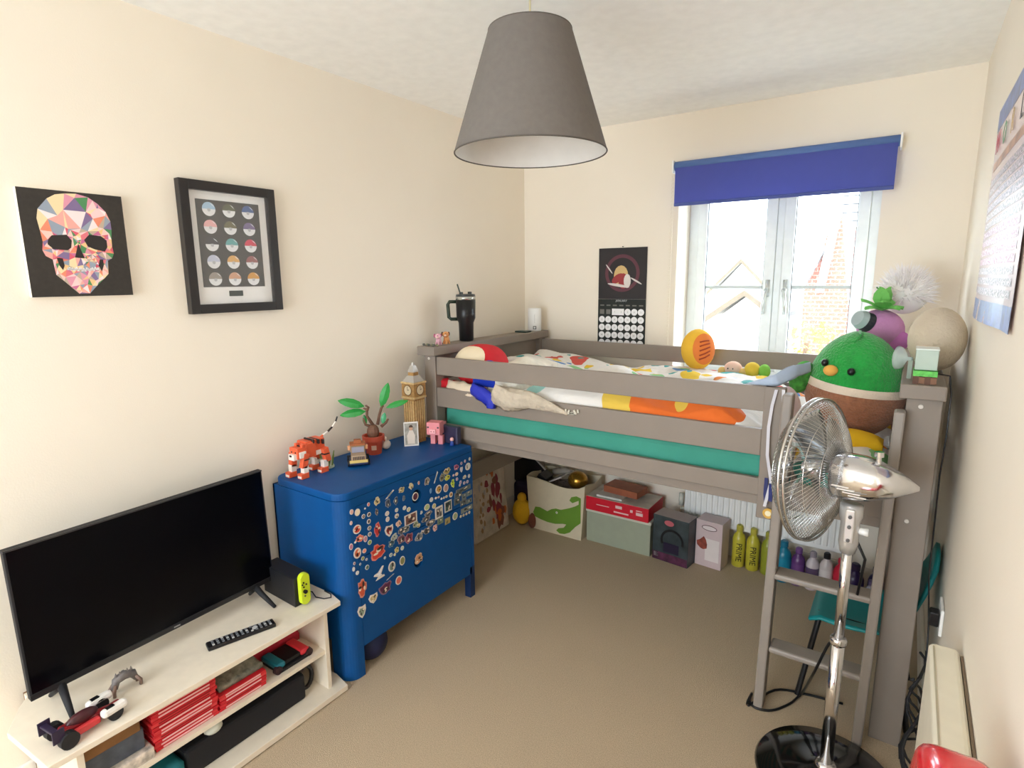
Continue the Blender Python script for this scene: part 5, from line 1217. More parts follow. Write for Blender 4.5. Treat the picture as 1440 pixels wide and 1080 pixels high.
MB().box(0.613, 0.997, 2.913, 3.139, TBZ+0.0825, TBZ+0.084).build('lid_print', M((186, 176, 166), 0.5, var=0.3, scale=10), rb)
for (a, b_, c_, d__) in ((0.80, 0.84, 0.045, 0.062), (0.79, 0.88, 0.018, 0.026), (0.925, 0.965, 0.030, 0.048), (0.925, 0.960, 0.055, 0.060), (0.68, 0.76, 0.04, 0.044), (0.89, 0.905, 0.04, 0.055)):
    MB().box(a, b_, 2.9108, 2.912, TBZ+c_, TBZ+d__).build('spine_print', M((226, 190, 190), 0.5), rb)
TZ2 = TBZ+0.085
tag(MB().box(0.67, 0.83, 2.93, 3.07, TZ2, TZ2+0.012).build('booklet', M((206, 204, 198), 0.6, var=0.1), bev=0.001), 'white booklet lying on the red game box', 'booklet')
tag(MB().cbox((0.80, 3.05, TZ2+0.032), (0.22, 0.13, 0.040), rotz(-0.1, (0.80, 3.05, 0))).build('box', M((150, 84, 56), 0.6, var=0.15), bev=0.002), 'orange brown flat box on top of the red game box', 'box')
# toy packaging boxes
xb = thing('toy_box', 'dark green and purple toy box with a round window print under the bed', 'toy box', (1.13, 2.98, 0))
rz = rotz(-0.12, (1.13, 2.95, 0))
MB().box(1.025, 1.232, 2.915, 3.03, 0.001, 0.262, rz).build('box', M((52, 62, 66), 0.4, var=0.5, scale=12), xb, bev=0.002)
MB().box(1.027, 1.230, 2.917, 3.028, 0.2625, 0.2635, rz).build('box_top', M((164, 148, 146), 0.5), xb)
def fb(name, x0, x1, z0, z1, mat, n=None):
    MB().box(x0, x1, 2.9138, 2.9148, z0, z1, rz).build(name, mat, xb)
mb = MB()
for k in range(24):
    a, b_ = PI*1.2*k/24-0.2, PI*1.2*(k+1)/24-0.2
    mb.add([rz @ Vector((1.14+r*math.cos(t), 2.9135, 0.13+r*math.sin(t))) for r, t in ((0.055, a), (0.068, a), (0.068, b_), (0.055, b_))], [(0, 1, 2, 3)])
mb.build('arch_print', BLACK, xb)
mb = MB().add([rz @ Vector((1.12+0.028*math.cos(2*PI*k/16), 2.9133, 0.252-0.022+0.016*math.sin(2*PI*k/16))) for k in range(16)], [tuple(range(16))]); mb.build('badge_print', M((180, 90, 100), 0.5), xb)
fb('base_print', 1.027, 1.23, 0.004, 0.05, M((80, 34, 62), 0.5, var=0.5, scale=30)); fb('label_print', 1.035, 1.06, 0.02, 0.045, M((190, 180, 186), 0.5)); fb('vehicle_print', 1.09, 1.18, 0.06, 0.115, M((34, 24, 50), 0.4))
wb = thing('toy_box', 'pale pink and white toy box with an oval label beside the dark toy box', 'toy box', (1.3, 3.04, 0))
rz2 = rotz(-0.10, (1.3, 3.04, 0))
MB().box(1.245, 1.388, 2.985, 3.095, 0.001, 0.262, rz2).build('box', M((206, 186, 188), 0.5), wb, bev=0.002)
mb = MB().add([rz2 @ Vector((1.318+0.042*math.cos(2*PI*k/20), 2.9838, 0.225+0.016*math.sin(2*PI*k/20))) for k in range(20)], [tuple(range(20))]); mb.build('label_rim', M((90, 60, 62), 0.5), wb)
mb = MB().add([rz2 @ Vector((1.318+0.038*math.cos(2*PI*k/20), 2.9834, 0.225+0.012*math.sin(2*PI*k/20))) for k in range(20)], [tuple(range(20))]); mb.build('label_print', M((224, 214, 214), 0.5), wb)
mb = MB().box(1.30, 1.375, 2.9836, 2.9846, 0.04, 0.165, rz2); mb.build('white_panel', M((226, 216, 214), 0.5), wb)
mb = MB().add([rz2 @ Vector((1.285+0.035*R.uniform(.6, 1.2)*math.cos(2*PI*k/9), 2.9832, 0.13+0.04*R.uniform(.6, 1.2)*math.sin(2*PI*k/9))) for k in range(9)], [tuple(range(9))]); mb.build('picture_print', M((140, 64, 50), 0.5, var=0.4, scale=40), wb)
# bottles
def bottle(x, y, h, r, body, cap, label, txt=None, tcol=(40, 36, 10), lab=None, group=None, capr=0.45):
    t = thing('bottle', label, 'bottle', (x, y, 0), group); q = Vector((x, y, 0))
    MB().lathe(q, [(r*0.8, 0), (r, 0.006), (r, h*0.66), (r*0.8, h*0.76), (r*capr, h*0.82), (r*capr, h*0.86)], 18).build('body', M(body, 0.3), t, smooth=True)
    MB().lathe(q, [(r*capr*1.15, h*0.86), (r*capr*1.15, h*0.97), (r*capr*0.8, h)], 14).build('cap', M(cap, 0.4), t, smooth=False)
    if lab: MB().lathe(q, [(r*1.015, h*0.12), (r*1.015, h*0.6)], 18, cap=False).build('wrapper', M(lab, 0.4), t, smooth=True)
    if txt:
        v = Vector((CAM.x-x, CAM.y-y, 0)).normalized()
        text('lettering', txt, 0.042, q+v*(r*1.03)+Vector((0, 0, h*0.38)), (0, 0, -1), Vector((-v.y, v.x, 0)), M(tcol, 0.5), t, sx=0.95)
for x, y in ((1.442, 3.10), (1.515, 3.095)):
    bottle(x, y, 0.235, 0.034, (196, 186, 60), (186, 176, 70), 'yellow PRIME bottle beside the pale toy box' if x < 1.5 else 'yellow PRIME bottle nearest the ladder', 'PRIME', group=None)
bottle(1.590, 3.09, 0.235, 0.033, (150, 156, 50), (150, 150, 60), 'olive bottle half hidden behind the left ladder rail')
BT = [(1.670, 3.06, 0.22, 0.037, (16, 120, 150), (20, 110, 140), 'turquoise bottle behind the ladder', (20, 130, 160)),
      (1.740, 3.06, 0.20, 0.032, (90, 50, 110), (110, 70, 130), 'violet bottle beside the turquoise one behind the ladder', (100, 60, 120)),
      (1.806, 3.05, 0.20, 0.030, (200, 190, 196), (150, 140, 150), 'pale bottle with a dark letter print behind the ladder', (90, 70, 100)),
      (1.866, 3.05, 0.21, 0.030, (206, 196, 196), (20, 20, 24), 'white bottle with a black cap behind the fan pole', (214, 206, 206)),
      (1.930, 3.05, 0.20, 0.032, (190, 30, 56), (190, 40, 60), 'red bottle left of the fan pole', (196, 30, 60)),
      (1.990, 2.98, 0.22, 0.040, (44, 24, 74), (40, 24, 60), 'deep purple bottle right of the fan pole', (54, 30, 84)),
      (2.058, 2.95, 0.17, 0.022, (150, 150, 170), (100, 90, 130), 'slim grey bottle beside the deep purple one', (160, 160, 176)),
      (2.075, 3.02, 0.21, 0.032, (34, 28, 74), (30, 30, 60), 'navy bottle at the right end of the bottle row', (40, 34, 84))]
for x, y, h, r, b_, c_, l_, lb_ in BT: bottle(x, y, h, r, b_, c_, l_, lab=lb_, group='bottles in a row behind the ladder')
# panel radiator on the back wall
ra = thing('radiator', 'white ribbed panel radiator on the wall under the bed', 'radiator', (1.53, 3.14, 0.17))
MB().box(1.13, 1.95, 3.115, 3.17, 0.19, 0.62).build('panel', WHITE, ra, bev=0.006)
for i in range(27):
    x = 1.15+i*0.030; MB().box(x, x+0.017, 3.107, 3.116, 0.215, 0.595).build('rib', WHITE, ra, bev=0.003)
MB().cyl((1.105, 3.14, 0.26), (1.105, 3.14, 0.33), 0.014, 0.014, 14).build('valve', M((206, 206, 196), 0.4), ra, smooth=True)
MB().cyl((1.105, 3.14, 0.12), (1.105, 3.14, 0.26), 0.007, 0.007, 10).build('pipe', M((200, 190, 170), 0.4), ra)
MB().cyl((1.105, 3.14, 0.24), (1.135, 3.14, 0.24), 0.007, 0.007, 10).build('pipe', M((200, 200, 190), 0.4), ra)
for x in (1.3, 1.8): MB().box(x, x+0.03, 3.17, RD, 0.25, 0.5).build('bracket', WHITE, ra)

# ------------------------------------------------------------------ soft toys on the bed
def offy(px, py, y): return at(px, py, y=y)
# big duck cushion, green above, brown below
mc = Vector((1.945, 2.46, 1.142)); mr = Vector((0.165, 0.15, 0.205))
mal = thing('plush_duck', 'big round plush duck with green head and brown body at the bed foot', 'soft toy', (mc.x, mc.y, 0.93))
FG = M((28, 158, 62), 0.95, var=0.16, scale=40, bump=0.8, bscale=130, sheen=0.4); FBN = M((170, 114, 84), 0.95, var=0.16, scale=40, bump=0.8, bscale=130, sheen=0.3); FC = M((232, 216, 196), 0.95, bump=0.5, bscale=130)
def mfn(p):
    w = 1-0.10*max(0, p.z); lo = 1.02 if p.z < 0 else 1.0
    return Vector((p.x*w*lo, p.y*w*lo, p.z*(0.92 if p.z < 0 else 1)))
import bmesh
def band(z0_, z1_, lift, tiltx=0.0):
    """piece of the duck's surface between two heights"""
    mb = MB(); NU, NV = 48, 14; vs = []; fs = []
    for j in range(NV+1):
        for i in range(NU):
            a = 2*PI*i/NU; zz = z0_+(z1_-z0_)*j/NV+0.10*math.cos(a-2.6)
            zz = max(-0.999, min(0.999, zz)); r = math.sqrt(1-zz*zz)
            p = mfn(Vector((r*math.cos(a), r*math.sin(a), zz)))
            nn_ = noise.noise(Vector((a*2, zz*3, lift)))*0.012
            vs.append(mc+Vector((p.x*mr.x, p.y*mr.y, p.z*mr.z))*(lift+nn_))
    for j in range(NV):
        for i in range(NU): i2 = (i+1) % NU; fs.append((j*NU+i, j*NU+i2, (j+1)*NU+i2, (j+1)*NU+i))
    return mb.add(vs, fs)
b_ = band(-1.2, 0.02, 1.0); b_.f.append(list(range(48))[::-1]); b_.m.append(0); b_.build('body', FBN, mal, smooth=True)
band(0.0, 0.14, 1.02).build('neck_ring', FC, mal, smooth=True)
b_ = band(0.12, 1.2, 1.0); b_.build('head', FG, mal, smooth=True)
def duckp(px, py, lift=1.02):
    # nearest hit of the view ray with the duck's ellipsoid
    d = FW+RT*((px-720)/FPX)-UP*((py-540)/FPX); S = Vector((1/mr.x, 1/mr.y, 1/mr.z))/lift
    o1 = Vector(((CAM.x-mc.x)*S.x, (CAM.y-mc.y)*S.y, (CAM.z-mc.z)*S.z)); d1 = Vector((d.x*S.x, d.y*S.y, d.z*S.z))
    A = d1.dot(d1); B = o1.dot(d1); Cc = o1.dot(o1)-1; D = max(0, B*B-A*Cc); t = (-B-math.sqrt(D))/A; return CAM+d*t
p = duckp(1168, 521); MB().ell(p, (0.024, 0.024, 0.020), 16, 10).build('beak', M((236, 176, 84), 0.85), mal, smooth=True)
for px, py in ((1197, 523), (1160, 510)):
    p = duckp(px, py); MB().ell(p, (0.0125, 0.0125, 0.0135), 14, 10).build('eye', BLACK, mal, smooth=True)
p = duckp(1150, 590, 0.98); MB().ell(p+Vector((0, 0.01, 0)), (0.055, 0.045, 0.075), 16, 10, roty(0.5).to_3x3()).build('breast', M((206, 190, 170), 0.9, bump=0.4, bscale=130), mal, smooth=True)
p = duckp(1262, 596, 0.98); MB().ell(p, (0.02, 0.04, 0.045), 16, 10).build('wing', M((150, 96, 72), 0.9, bump=0.6, bscale=130), mal, smooth=True)
pa = duckp(1195, 470, 1.0)
MB().tube([mc+Vector((0.0, -0.01, mr.z*1.0)), mc+Vector((0.01, -0.06, mr.z*0.98)), mc+Vector((-0.01, -0.09, mr.z*0.84))], 0.006, 6, taper=[1, 0.9, 0.3]).build('crest', FG, mal, smooth=True)
# yellow cushion / foot in front of the duck
o = lumpy(1.86, 2.055, 2.24, 2.34, 0.955, lambda x, y, u, v: 0.985+0.035*math.sin(PI*u)**.5*math.sin(PI*v)**.5, 12, 8).build('cushion', M((238, 190, 30), 0.9, bump=0.3, bscale=60), smooth=True)
tag(o, 'yellow plush foot shaped cushion below the plush duck', 'cushion')
# green melon toy and white-pink toy between duck and guard post
c = offy(1127, 530, 2.42); tag(MB().ell(c, (0.040, 0.045, 0.065), 16, 12, roty(0.3).to_3x3()).build('melon_cushion', M((70, 150, 60), 0.9, var=0.6, scale=40), smooth=True), 'mottled green plush melon left of the plush duck', 'soft toy')
c = offy(1113, 566, 2.30); tag(MB().ell(c, (0.030, 0.035, 0.062), 16, 12, roty(-0.35).to_3x3()).build('plush_wing', M((228, 206, 206), 0.9, bump=0.3, bscale=90), smooth=True), 'pale pink plush piece behind the guard post', 'soft toy')
# purple plush with green leaves and a grey snout
pc2 = offy(1238, 462, 2.72); pu = thing('plush_radish', 'purple plush with a green leafy top and a grey round snout behind the plush duck', 'soft toy', pc2-Vector((0, 0, 0.1)))
PUR = M((196, 136, 186), 0.9, bump=0.3, bscale=90)
rp = (roty(0.35) @ rotz(0.2)).to_3x3()
MB().ell(pc2, (0.085, 0.07, 0.075), 20, 12, rp).build('body', PUR, pu, smooth=True)
MB().ell(pc2+Vector((0.065, -0.02, -0.05)), (0.035, 0.025, 0.045), 16, 10, rp).build('arm', M((186, 110, 176), 0.9), pu, smooth=True)
sn = offy(1212, 450, 2.66); sdv = (sn-pc2).normalized()
MB().cyl(sn+(pc2-sn).normalized()*0.03, sn, 0.040, 0.036, 20).build('snout_band', M((50, 52, 62), 0.6), pu, smooth=False)
MB().cyl(sn, sn+(sn-pc2).normalized()*0.022, 0.038, 0.030, 20).build('snout', M((166, 182, 184), 0.6), pu)
lfc = offy(1240, 434, 2.70)
for k in range(7):
    a = 2*PI*k/7+0.3; leaf(lfc+Vector((0, 0, 0.0)), lfc+Vector((0.075*math.cos(a), 0.075*math.sin(a), 0.005+0.03*(k % 2))), 0.030, M((110, 186, 92), 0.8), pu, Vector((math.cos(a)*0.3, math.sin(a)*0.3, 1)))
for k in range(3):
    a = 2*PI*k/3+2.2; leaf(lfc, lfc+Vector((0.022*math.cos(a), 0.022*math.sin(a), 0.085)), 0.030, M((110, 186, 92), 0.8), pu, Vector((math.cos(a), math.sin(a)-0.8, 0.2)))
MB().tube([lfc+Vector((0, 0, 0.04)), lfc+Vector((-0.01, 0, 0.07)), lfc+Vector((-0.025, 0, 0.083))], 0.003, 6).build('stalk', M((60, 110, 60), 0.8), pu, smooth=True)
# beige round cushion by the right wall and white shaggy toy
c = Vector((2.172, 2.42, 1.335)); tag(MB().ell(c, (0.083, 0.12, 0.107), 24, 16).build('plush_cushion', M((206, 192, 170), 0.95, bump=0.5, bscale=100), smooth=True), 'big beige round plush squeezed against the right wall', 'cushion')
c = offy(1272, 412, 2.85)
fl = thing('shaggy_toy', 'white long haired shaggy plush behind the purple plush', 'soft toy', c-Vector((0, 0, 0.1)))
MB().ell(c, (0.085, 0.06, 0.085), 18, 12).build('body', M((230, 226, 224), 0.95), fl, smooth=True)
mb = MB()
for k in range(700):
    t = math.acos(R.uniform(-0.4, 1)); a = R.uniform(0, 2*PI); d = Vector((math.sin(t)*math.cos(a), math.sin(t)*math.sin(a), math.cos(t)))
    b_ = c+Vector((d.x*0.08, d.y*0.055, d.z*0.08)); e = b_+(d+Vector((R.uniform(-.3, .3), R.uniform(-.3, .3), R.uniform(-.2, .3)))).normalized()*R.uniform(0.03, 0.055)
    s_ = d.cross(Vector((R.random(), R.random(), R.random()))).normalized()*0.003; s2 = d.cross(s_).normalized()*0.003
    mb.add([b_-s_, b_+s_, b_+s2, e], [(0, 1, 3), (1, 2, 3), (2, 0, 3)])
tag(mb.build('hair', M((236, 232, 232), 0.8), fl), kind='stuff')
c = Vector((1.95, 2.88, 1.13)); tag(MB().ell(c, (0.12, 0.13, 0.17), 22, 14).build('plush_cushion', M((214, 204, 190), 0.95, bump=0.5, bscale=100), smooth=True), 'pale plush heap carrying the shaggy toy at the bed corner', 'cushion')
# yellow and orange toy at the back rail
c = offy(982, 495, 3.0); c.y = 2.99; c.z += 0.015
ly = thing('plush_fish', 'round yellow plush with orange striped side in front of the window', 'soft toy', c-Vector((0, 0, 0.08)))
MB().ell(c, (0.085, 0.07, 0.105), 22, 14).build('body', M((240, 190, 60), 0.9, bump=0.3, bscale=90), ly, smooth=True)
cap_patch('striped_side', c, (0.085, 0.07, 0.105), (0.75, -0.75, 0.1), 0.85, M((232, 130, 60), 0.9), ly)
for k in range(5):
    z = -0.06+0.03*k; d0 = Vector((0.35, -1, z*8)).normalized(); d1_ = Vector((1.1, -0.7, z*8+0.25)).normalized()
    pts = [c+Vector(((d0.lerp(d1_, t).normalized()).x*0.085, (d0.lerp(d1_, t).normalized()).y*0.07, (d0.lerp(d1_, t).normalized()).z*0.105))*1.02 for t in (0, 0.5, 1)]
    MB().tube(pts, 0.004, 5).build('stripe', M((170, 70, 40), 0.9), ly, smooth=True)
c = offy(1031, 519, 2.99)
bb_ = thing('plush_baby', 'small pink plush face with black dot eyes beside the yellow plush', 'soft toy', c-Vector((0, 0, 0.045)))
MB().ell(c, (0.045, 0.035, 0.040), 16, 12).build('head', M((240, 204, 186), 0.9), bb_, smooth=True)
for s_ in (-1, 1):
    MB().ell(c+Vector((0.012*s_-0.006, -0.034, 0.006)), (0.003, 0.002, 0.004), 8, 6).build('eye', BLACK, bb_)
    MB().ell(c+Vector((0.050*s_, -0.01, -0.012)), (0.022, 0.02, 0.022), 12, 8).build('arm', M((222, 190, 120), 0.9), bb_, smooth=True)
c = offy(1058, 520, 2.99); tag(MB().ell(c, (0.038, 0.035, 0.038), 16, 10).build('plush_ball', M((226, 196, 70), 0.9), smooth=True), 'small yellow plush by the back rail right of the pink one', 'soft toy')
c = offy(1075, 522, 2.99); tag(MB().ell(c, (0.028, 0.03, 0.034), 16, 10).build('plush_ball', M((130, 196, 80), 0.9), smooth=True), 'small lime green plush by the back rail', 'soft toy')
# strap / pale blue fabric over the guard post
SB = M((176, 192, 214), 0.8, bump=0.3, bscale=40)
pts = [offy(1050, 543, 2.14), offy(1092, 535, 2.14), offy(1118, 522, 2.22), offy(1140, 516, 2.32)]
rope_cloth('scarf', pts, [0.010, 0.020, 0.022, 0.016], SB, 'pale blue scarf draped from the duck to the guard post', 'scarf', seed=9, flat=0.6)
def ribbon(name, pts, wid, mat, label, cat):
    mb = MB(); vs = []; fs = []
    P_ = [Vector(p) for p in pts]
    for i, p in enumerate(P_):
        for dx, dy in ((-wid/2, 0), (wid/2, 0), (wid/2, -0.003), (-wid/2, -0.003)): vs.append(p+Vector((dx, dy, 0)))
    for i in range(len(P_)-1):
        for k in range(4): k2 = (k+1) % 4; fs.append((i*4+k, (i+1)*4+k, (i+1)*4+k2, i*4+k2))
    fs += [(0, 1, 2, 3), tuple(4*(len(P_)-1)+k for k in (3, 2, 1, 0))]
    return tag(mb.add(vs, fs).build(name, mat), label, cat)
me_ = thing('medal', 'gold medal on a blue and white ribbon hung over the guard post', 'medal', at(1080, 722, y=2.08))
def rib(pts, wid, mat, nm='ribbon'):
    mb = MB(); vs = []; fs = []; P_ = [at(px, py, y=yy_) for px, py, yy_ in pts]
    for p in P_:
        for dx, dy in ((-wid/2, 0), (wid/2, 0), (wid/2, -0.002), (-wid/2, -0.002)): vs.append(p+Vector((dx, dy, 0)))
    for i in range(len(P_)-1):
        for k in range(4): k2 = (k+1) % 4; fs.append((i*4+k, (i+1)*4+k, (i+1)*4+k2, i*4+k2))
    fs += [(0, 1, 2, 3), tuple(4*(len(P_)-1)+k for k in (3, 2, 1, 0))]
    mb.add(vs, fs).build(nm, mat, me_)
rib([(1092, 548, 2.09), (1086, 570, 2.09), (1081, 600, 2.085), (1079, 640, 2.08), (1086, 690, 2.08)], 0.010, M((206, 204, 212), 0.6))
rib([(1102, 548, 2.09), (1101, 600, 2.085), (1097, 640, 2.082), (1085, 675, 2.078), (1075, 712, 2.076)], 0.010, M((210, 210, 216), 0.6))
rib([(1078, 672, 2.082), (1076, 695, 2.08), (1077, 708, 2.078)], 0.012, M((24, 34, 96), 0.6))
rib([(1084, 680, 2.074), (1083, 705, 2.074)], 0.012, M((30, 40, 110), 0.6))
c = at(1080, 722, y=2.07); c.y = 2.072
MB().lathe(c, [(0.018, 0), (0.018, 0.004)], 22, Matrix.Rotation(PI/2, 3, 'X')).build('disc', M((214, 176, 92), 0.3, metal=0.6), me_)
MB().lathe(c+Vector((0, -0.004, 0)), [(0.010, 0), (0.010, 0.001)], 18, Matrix.Rotation(PI/2, 3, 'X')).build('disc_centre', M((236, 226, 190), 0.4), me_)
# block lamp on the right ledge
gc = Vector((2.143, 2.135, LZ))
gl = thing('block_lamp', 'small cube ornament of glass over green and brown blocks on the right bed ledge', 'ornament', gc)
for i in range(4):
    for j in range(4):
        mb = MB().cbox((gc.x-0.022+0.0147*i, gc.y-0.03+0.02*j, LZ+0.012), (0.0145, 0.0195, 0.024-(0.004 if (i+j) % 2 else 0)))
        mb.build('brown_block', M((128, 92, 70) if (i+j) % 2 else (96, 66, 52), 0.7), gl)
MB().cbox((gc.x, gc.y, LZ+0.032), (0.060, 0.080, 0.016)).build('green_block', M((96, 190, 84), 0.6, var=0.3, scale=90), gl)
MB().cbox((gc.x, gc.y+0.01, LZ+0.072), (0.056, 0.078, 0.060)).build('glass_block', M((206, 226, 216), 0.1, alpha=0.7), gl, bev=0.002)
MB().cbox((gc.x, gc.y+0.01, LZ+0.104), (0.058, 0.080, 0.004)).build('cover', M((220, 232, 228), 0.2), gl)
gpc = duckp(1272, 535, 1.0); cdome = Vector((2.07, 2.20, 1.29))
dm = thing('suction_cup', 'clear round suction cup beside the cube ornament', 'suction cup', cdome)
MB().lathe(cdome, [(0.038, 0), (0.034, 0.010), (0.018, 0.022), (0.006, 0.028), (0.006, 0.04)], 24, Matrix.Rotation(PI/2, 3, 'Y') @ Matrix.Rotation(0.4, 3, 'X')).build('cup', M((214, 228, 224), 0.1, alpha=0.5), dm, smooth=True)
MB().box(cdome.x+0.028, cdome.x+0.04, cdome.y-0.006, cdome.y+0.006, LZ, cdome.z+0.004).build('peg', M((160, 176, 160), 0.3, alpha=0.7), dm)
# black cable from the ornament down the wall side
pts = [(2.175, 2.13, LZ+0.03), (2.205, 2.14, LZ+0.025), (2.212, 2.12, LZ-0.03), (2.213, 2.11, 1.08), (2.209, 2.11, 0.95), (2.212, 2.12, 0.80), (2.215, 2.12, 0.62), (2.23, 2.10, 0.45), (2.235, 2.05, 0.3), (2.23, 1.9, 0.08), (2.22, 1.8, 0.01)]
sm = []
for i in range(len(pts)-1):
    for k in range(4): sm.append(Vector(pts[i]).lerp(Vector(pts[i+1]), k/4))
tag(MB().tube(sm, 0.0025, 6).build('cable', BLACK, smooth=True), 'thin black cable hanging down beside the right bed post', 'cable')
# tangle of cables by the wall
tgl = MB()
for q in range(5):
    pp_ = []
    for k in range(14): pp_.append((2.21+0.02*math.sin(k*0.9+q), 1.98-0.02*q+0.05*math.sin(k*0.7+q*1.3), 0.42-0.03*k+0.01*math.cos(q+k)))
    tgl.tube(pp_, 0.004, 5)
tag(tgl.build('cable_tangle', MATTBLACK, smooth=True), 'tangle of black cables hanging at the right wall behind the bed post', 'cables')
soc = thing('wall_socket', 'white plastic socket plate on the right wall beside the bed', 'socket', (RW, 2.1, 0.5))
MB().box(RW-0.010, RW-0.001, 2.03, 2.13, 0.47, 0.555).build('plate', WHITE, soc, bev=0.003)
MB().box(RW-0.035, RW-0.010, 2.045, 2.085, 0.49, 0.535).build('plug', BLACK, soc, bev=0.004)

# ------------------------------------------------------------------ turquoise child's chair under the bed
ch = thing('child_chair', 'turquoise moulded plastic chair with black legs behind the ladder', 'chair', (2.03, 2.4, 0))
vs = []; fs = []; NU, NV = 14, 12
def shell(u, v):  # u front(0)->back top(1), v across -1..1
    if u < 0.55:
        t = u/0.55; x = 1.885+0.29*t; z = 0.335-0.015*math.sin(PI*t)+ (0.012 if t < 0.1 else 0)*0
        z += 0.03*abs(v)**3*(t); wd = 0.165-0.02*(1-t)**2
        if t < 0.12: z -= 0.02*(1-t/0.12)
    else:
        t = (u-0.55)/0.45; x = 2.175+0.045*t+0.02*math.sin(PI/2*t); z = 0.335+0.30*t; wd = 0.165*(1-0.42*t**2.2)
        x -= 0.035*abs(v)**2*(1-t)
        z -= 0.05*abs(v)**3*t
    return Vector((x, 2.345+v*wd, z))
for i in range(NU+1):
    for j in range(NV+1): vs.append(shell(i/NU, -1+2*j/NV))
for i in range(NU):
    for j in range(NV): a = i*(NV+1)+j; fs.append((a, a+NV+1, a+NV+2, a+1))
o = MB().add(vs, fs).build('seat_shell', TEAL, ch, smooth=True); md = o.modifiers.new('s', 'SOLIDIFY'); md.thickness = 0.010
for (x0, y0_, x1, y1x) in ((1.92, 2.26, 1.872, 2.19), (1.92, 2.44, 1.872, 2.52), (2.14, 2.25, 2.215, 2.19), (2.14, 2.44, 2.215, 2.52)):
    MB().cyl((x0, y0_, 0.325), (x1, y1x, 0.0), 0.010, 0.010, 10).build('leg', BLACK, ch)
MB().cyl((1.92, 2.26, 0.318), (2.14, 2.25, 0.318), 0.007, 0.007, 8).build('stretcher', BLACK, ch)
MB().cyl((1.92, 2.44, 0.318), (2.14, 2.44, 0.318), 0.007, 0.007, 8).build('stretcher', BLACK, ch)
# black stick leaning near the post
a, b_ = at(1263, 968, z=0.18), at(1290, 1030, z=0.01)
tag(MB().tube([(2.235, 2.02, 0.26), (2.24, 1.80, 0.03)], 0.008, 8).build('stick', M((40, 28, 26), 0.5)), 'dark stick leaning between the bed post and the wall heater', 'stick')

# ------------------------------------------------------------------ pedestal fan
fx, fy = 2.003, 1.835
fan = thing('pedestal_fan', 'chrome pedestal fan with a round wire grille and a black base', 'fan', (fx, fy, 0))
MB().lathe((fx, fy, 0), [(0.200, 0.001), (0.203, 0.006), (0.196, 0.016), (0.12, 0.026), (0.05, 0.032), (0.04, 0.040)], 56).build('base', M((14, 14, 16), 0.15, coat=0.5), fan, smooth=True)
MB().lathe((fx, fy, 0), [(0.034, 0.036), (0.030, 0.05), (0.021, 0.06)], 28).build('collar', CHROME, fan, smooth=True)
MB().cyl((fx, fy, 0.05), (fx, fy, 0.47), 0.0185, 0.0185, 24).build('pole', CHROME, fan, smooth=True)
MB().lathe((fx, fy, 0.465), [(0.0225, 0), (0.0235, 0.006), (0.0235, 0.016), (0.019, 0.022)], 24).build('pole_collar', CHROME, fan, smooth=True)
MB().cyl((fx, fy, 0.48), (fx, fy, 0.79), 0.0145, 0.0145, 24).build('upper_pole', CHROME, fan, smooth=True)
MB().lathe((fx, fy, 0.76), [(0.020, 0), (0.026, 0.03), (0.024, 0.09), (0.030, 0.11), (0.030, 0.145)], 20).build('neck', M((206, 204, 202), 0.3, metal=0.6), fan, smooth=True)
MB().box(fx-0.012, fx+0.012, fy-0.036, fy-0.022, 0.80, 0.90).build('hinge_plate', M((214, 210, 206), 0.35, metal=0.4), fan, bev=0.004)
for z in (0.81, 0.85, 0.88): MB().cyl((fx+0.0, fy-0.036, z), (fx+0.0, fy-0.042, z), 0.005, 0.005, 8).build('screw', M((90, 90, 90), 0.4), fan)
MB().cyl((fx+0.022, fy, 0.83), (fx+0.046, fy, 0.83), 0.009, 0.012, 12).build('tilt_knob', WHITE, fan, smooth=True)
# head: axis along -x turned slightly away
axd = Vector((-math.cos(0.16), math.sin(0.16), 0.0)).normalized()
HC = at(1146, 660, y=1.875)
tip = at(1293, 688, y=1.795)
axd = (HC-tip); axd.z *= 1; axl = axd.length; axd.normalize()
QF = axd.to_track_quat('Z', 'Y').to_matrix()   # local z = towards the grille front
# motor housing: bullet with a wedge tail
ML = axl
def fr_(l, r=0): return HC-axd*l
prof = []
vs = []; fs = []; NR = 28; st = [(0.055, 0.030, 0.030), (0.062, 0.058, 0.058), (0.075, 0.066, 0.066), (ML-0.14, 0.066, 0.064), (ML-0.10, 0.062, 0.054), (ML-0.05, 0.042, 0.034), (ML, 0.004, 0.006)]
for l, ry, rz_ in st:
    for k in range(NR):
        a = 2*PI*k/NR; ca, sa = math.cos(a), math.sin(a)
        e = 0.8; X = math.copysign(abs(ca)**e, ca)*ry; Z = math.copysign(abs(sa)**e, sa)*rz_
        side = axd.cross(Vector((0, 0, 1))).normalized(); upv = side.cross(axd).normalized()
        vs.append(HC-axd*l+side*X+upv*Z)
for i in range(len(st)-1):
    for k in range(NR): k2 = (k+1) % NR; fs.append((i*NR+k, i*NR+k2, (i+1)*NR+k2, (i+1)*NR+k))
fs.append(tuple(range(NR))[::-1]); fs.append(tuple((len(st)-1)*NR+k for k in range(NR)))
side = axd.cross(Vector((0, 0, 1))).normalized(); upv = side.cross(axd).normalized()
mo = MB().add(vs, fs).build('motor_housing', CHROME, fan, smooth=True)
s_near = side if side.y < 0 else -side
for k in range(4):
    l = 0.10+0.0*k; q = HC-axd*(0.075+0.015*k)+s_near*0.064-upv*(0.014+0.007*k)
    MB().prism([q, q-axd*0.045-upv*0.0, q-axd*0.045-upv*0.003, q-upv*0.003], s_near*0.003).build('vent', M((226, 220, 212), 0.3), mo)
q = HC-axd*0.17+upv*0.050
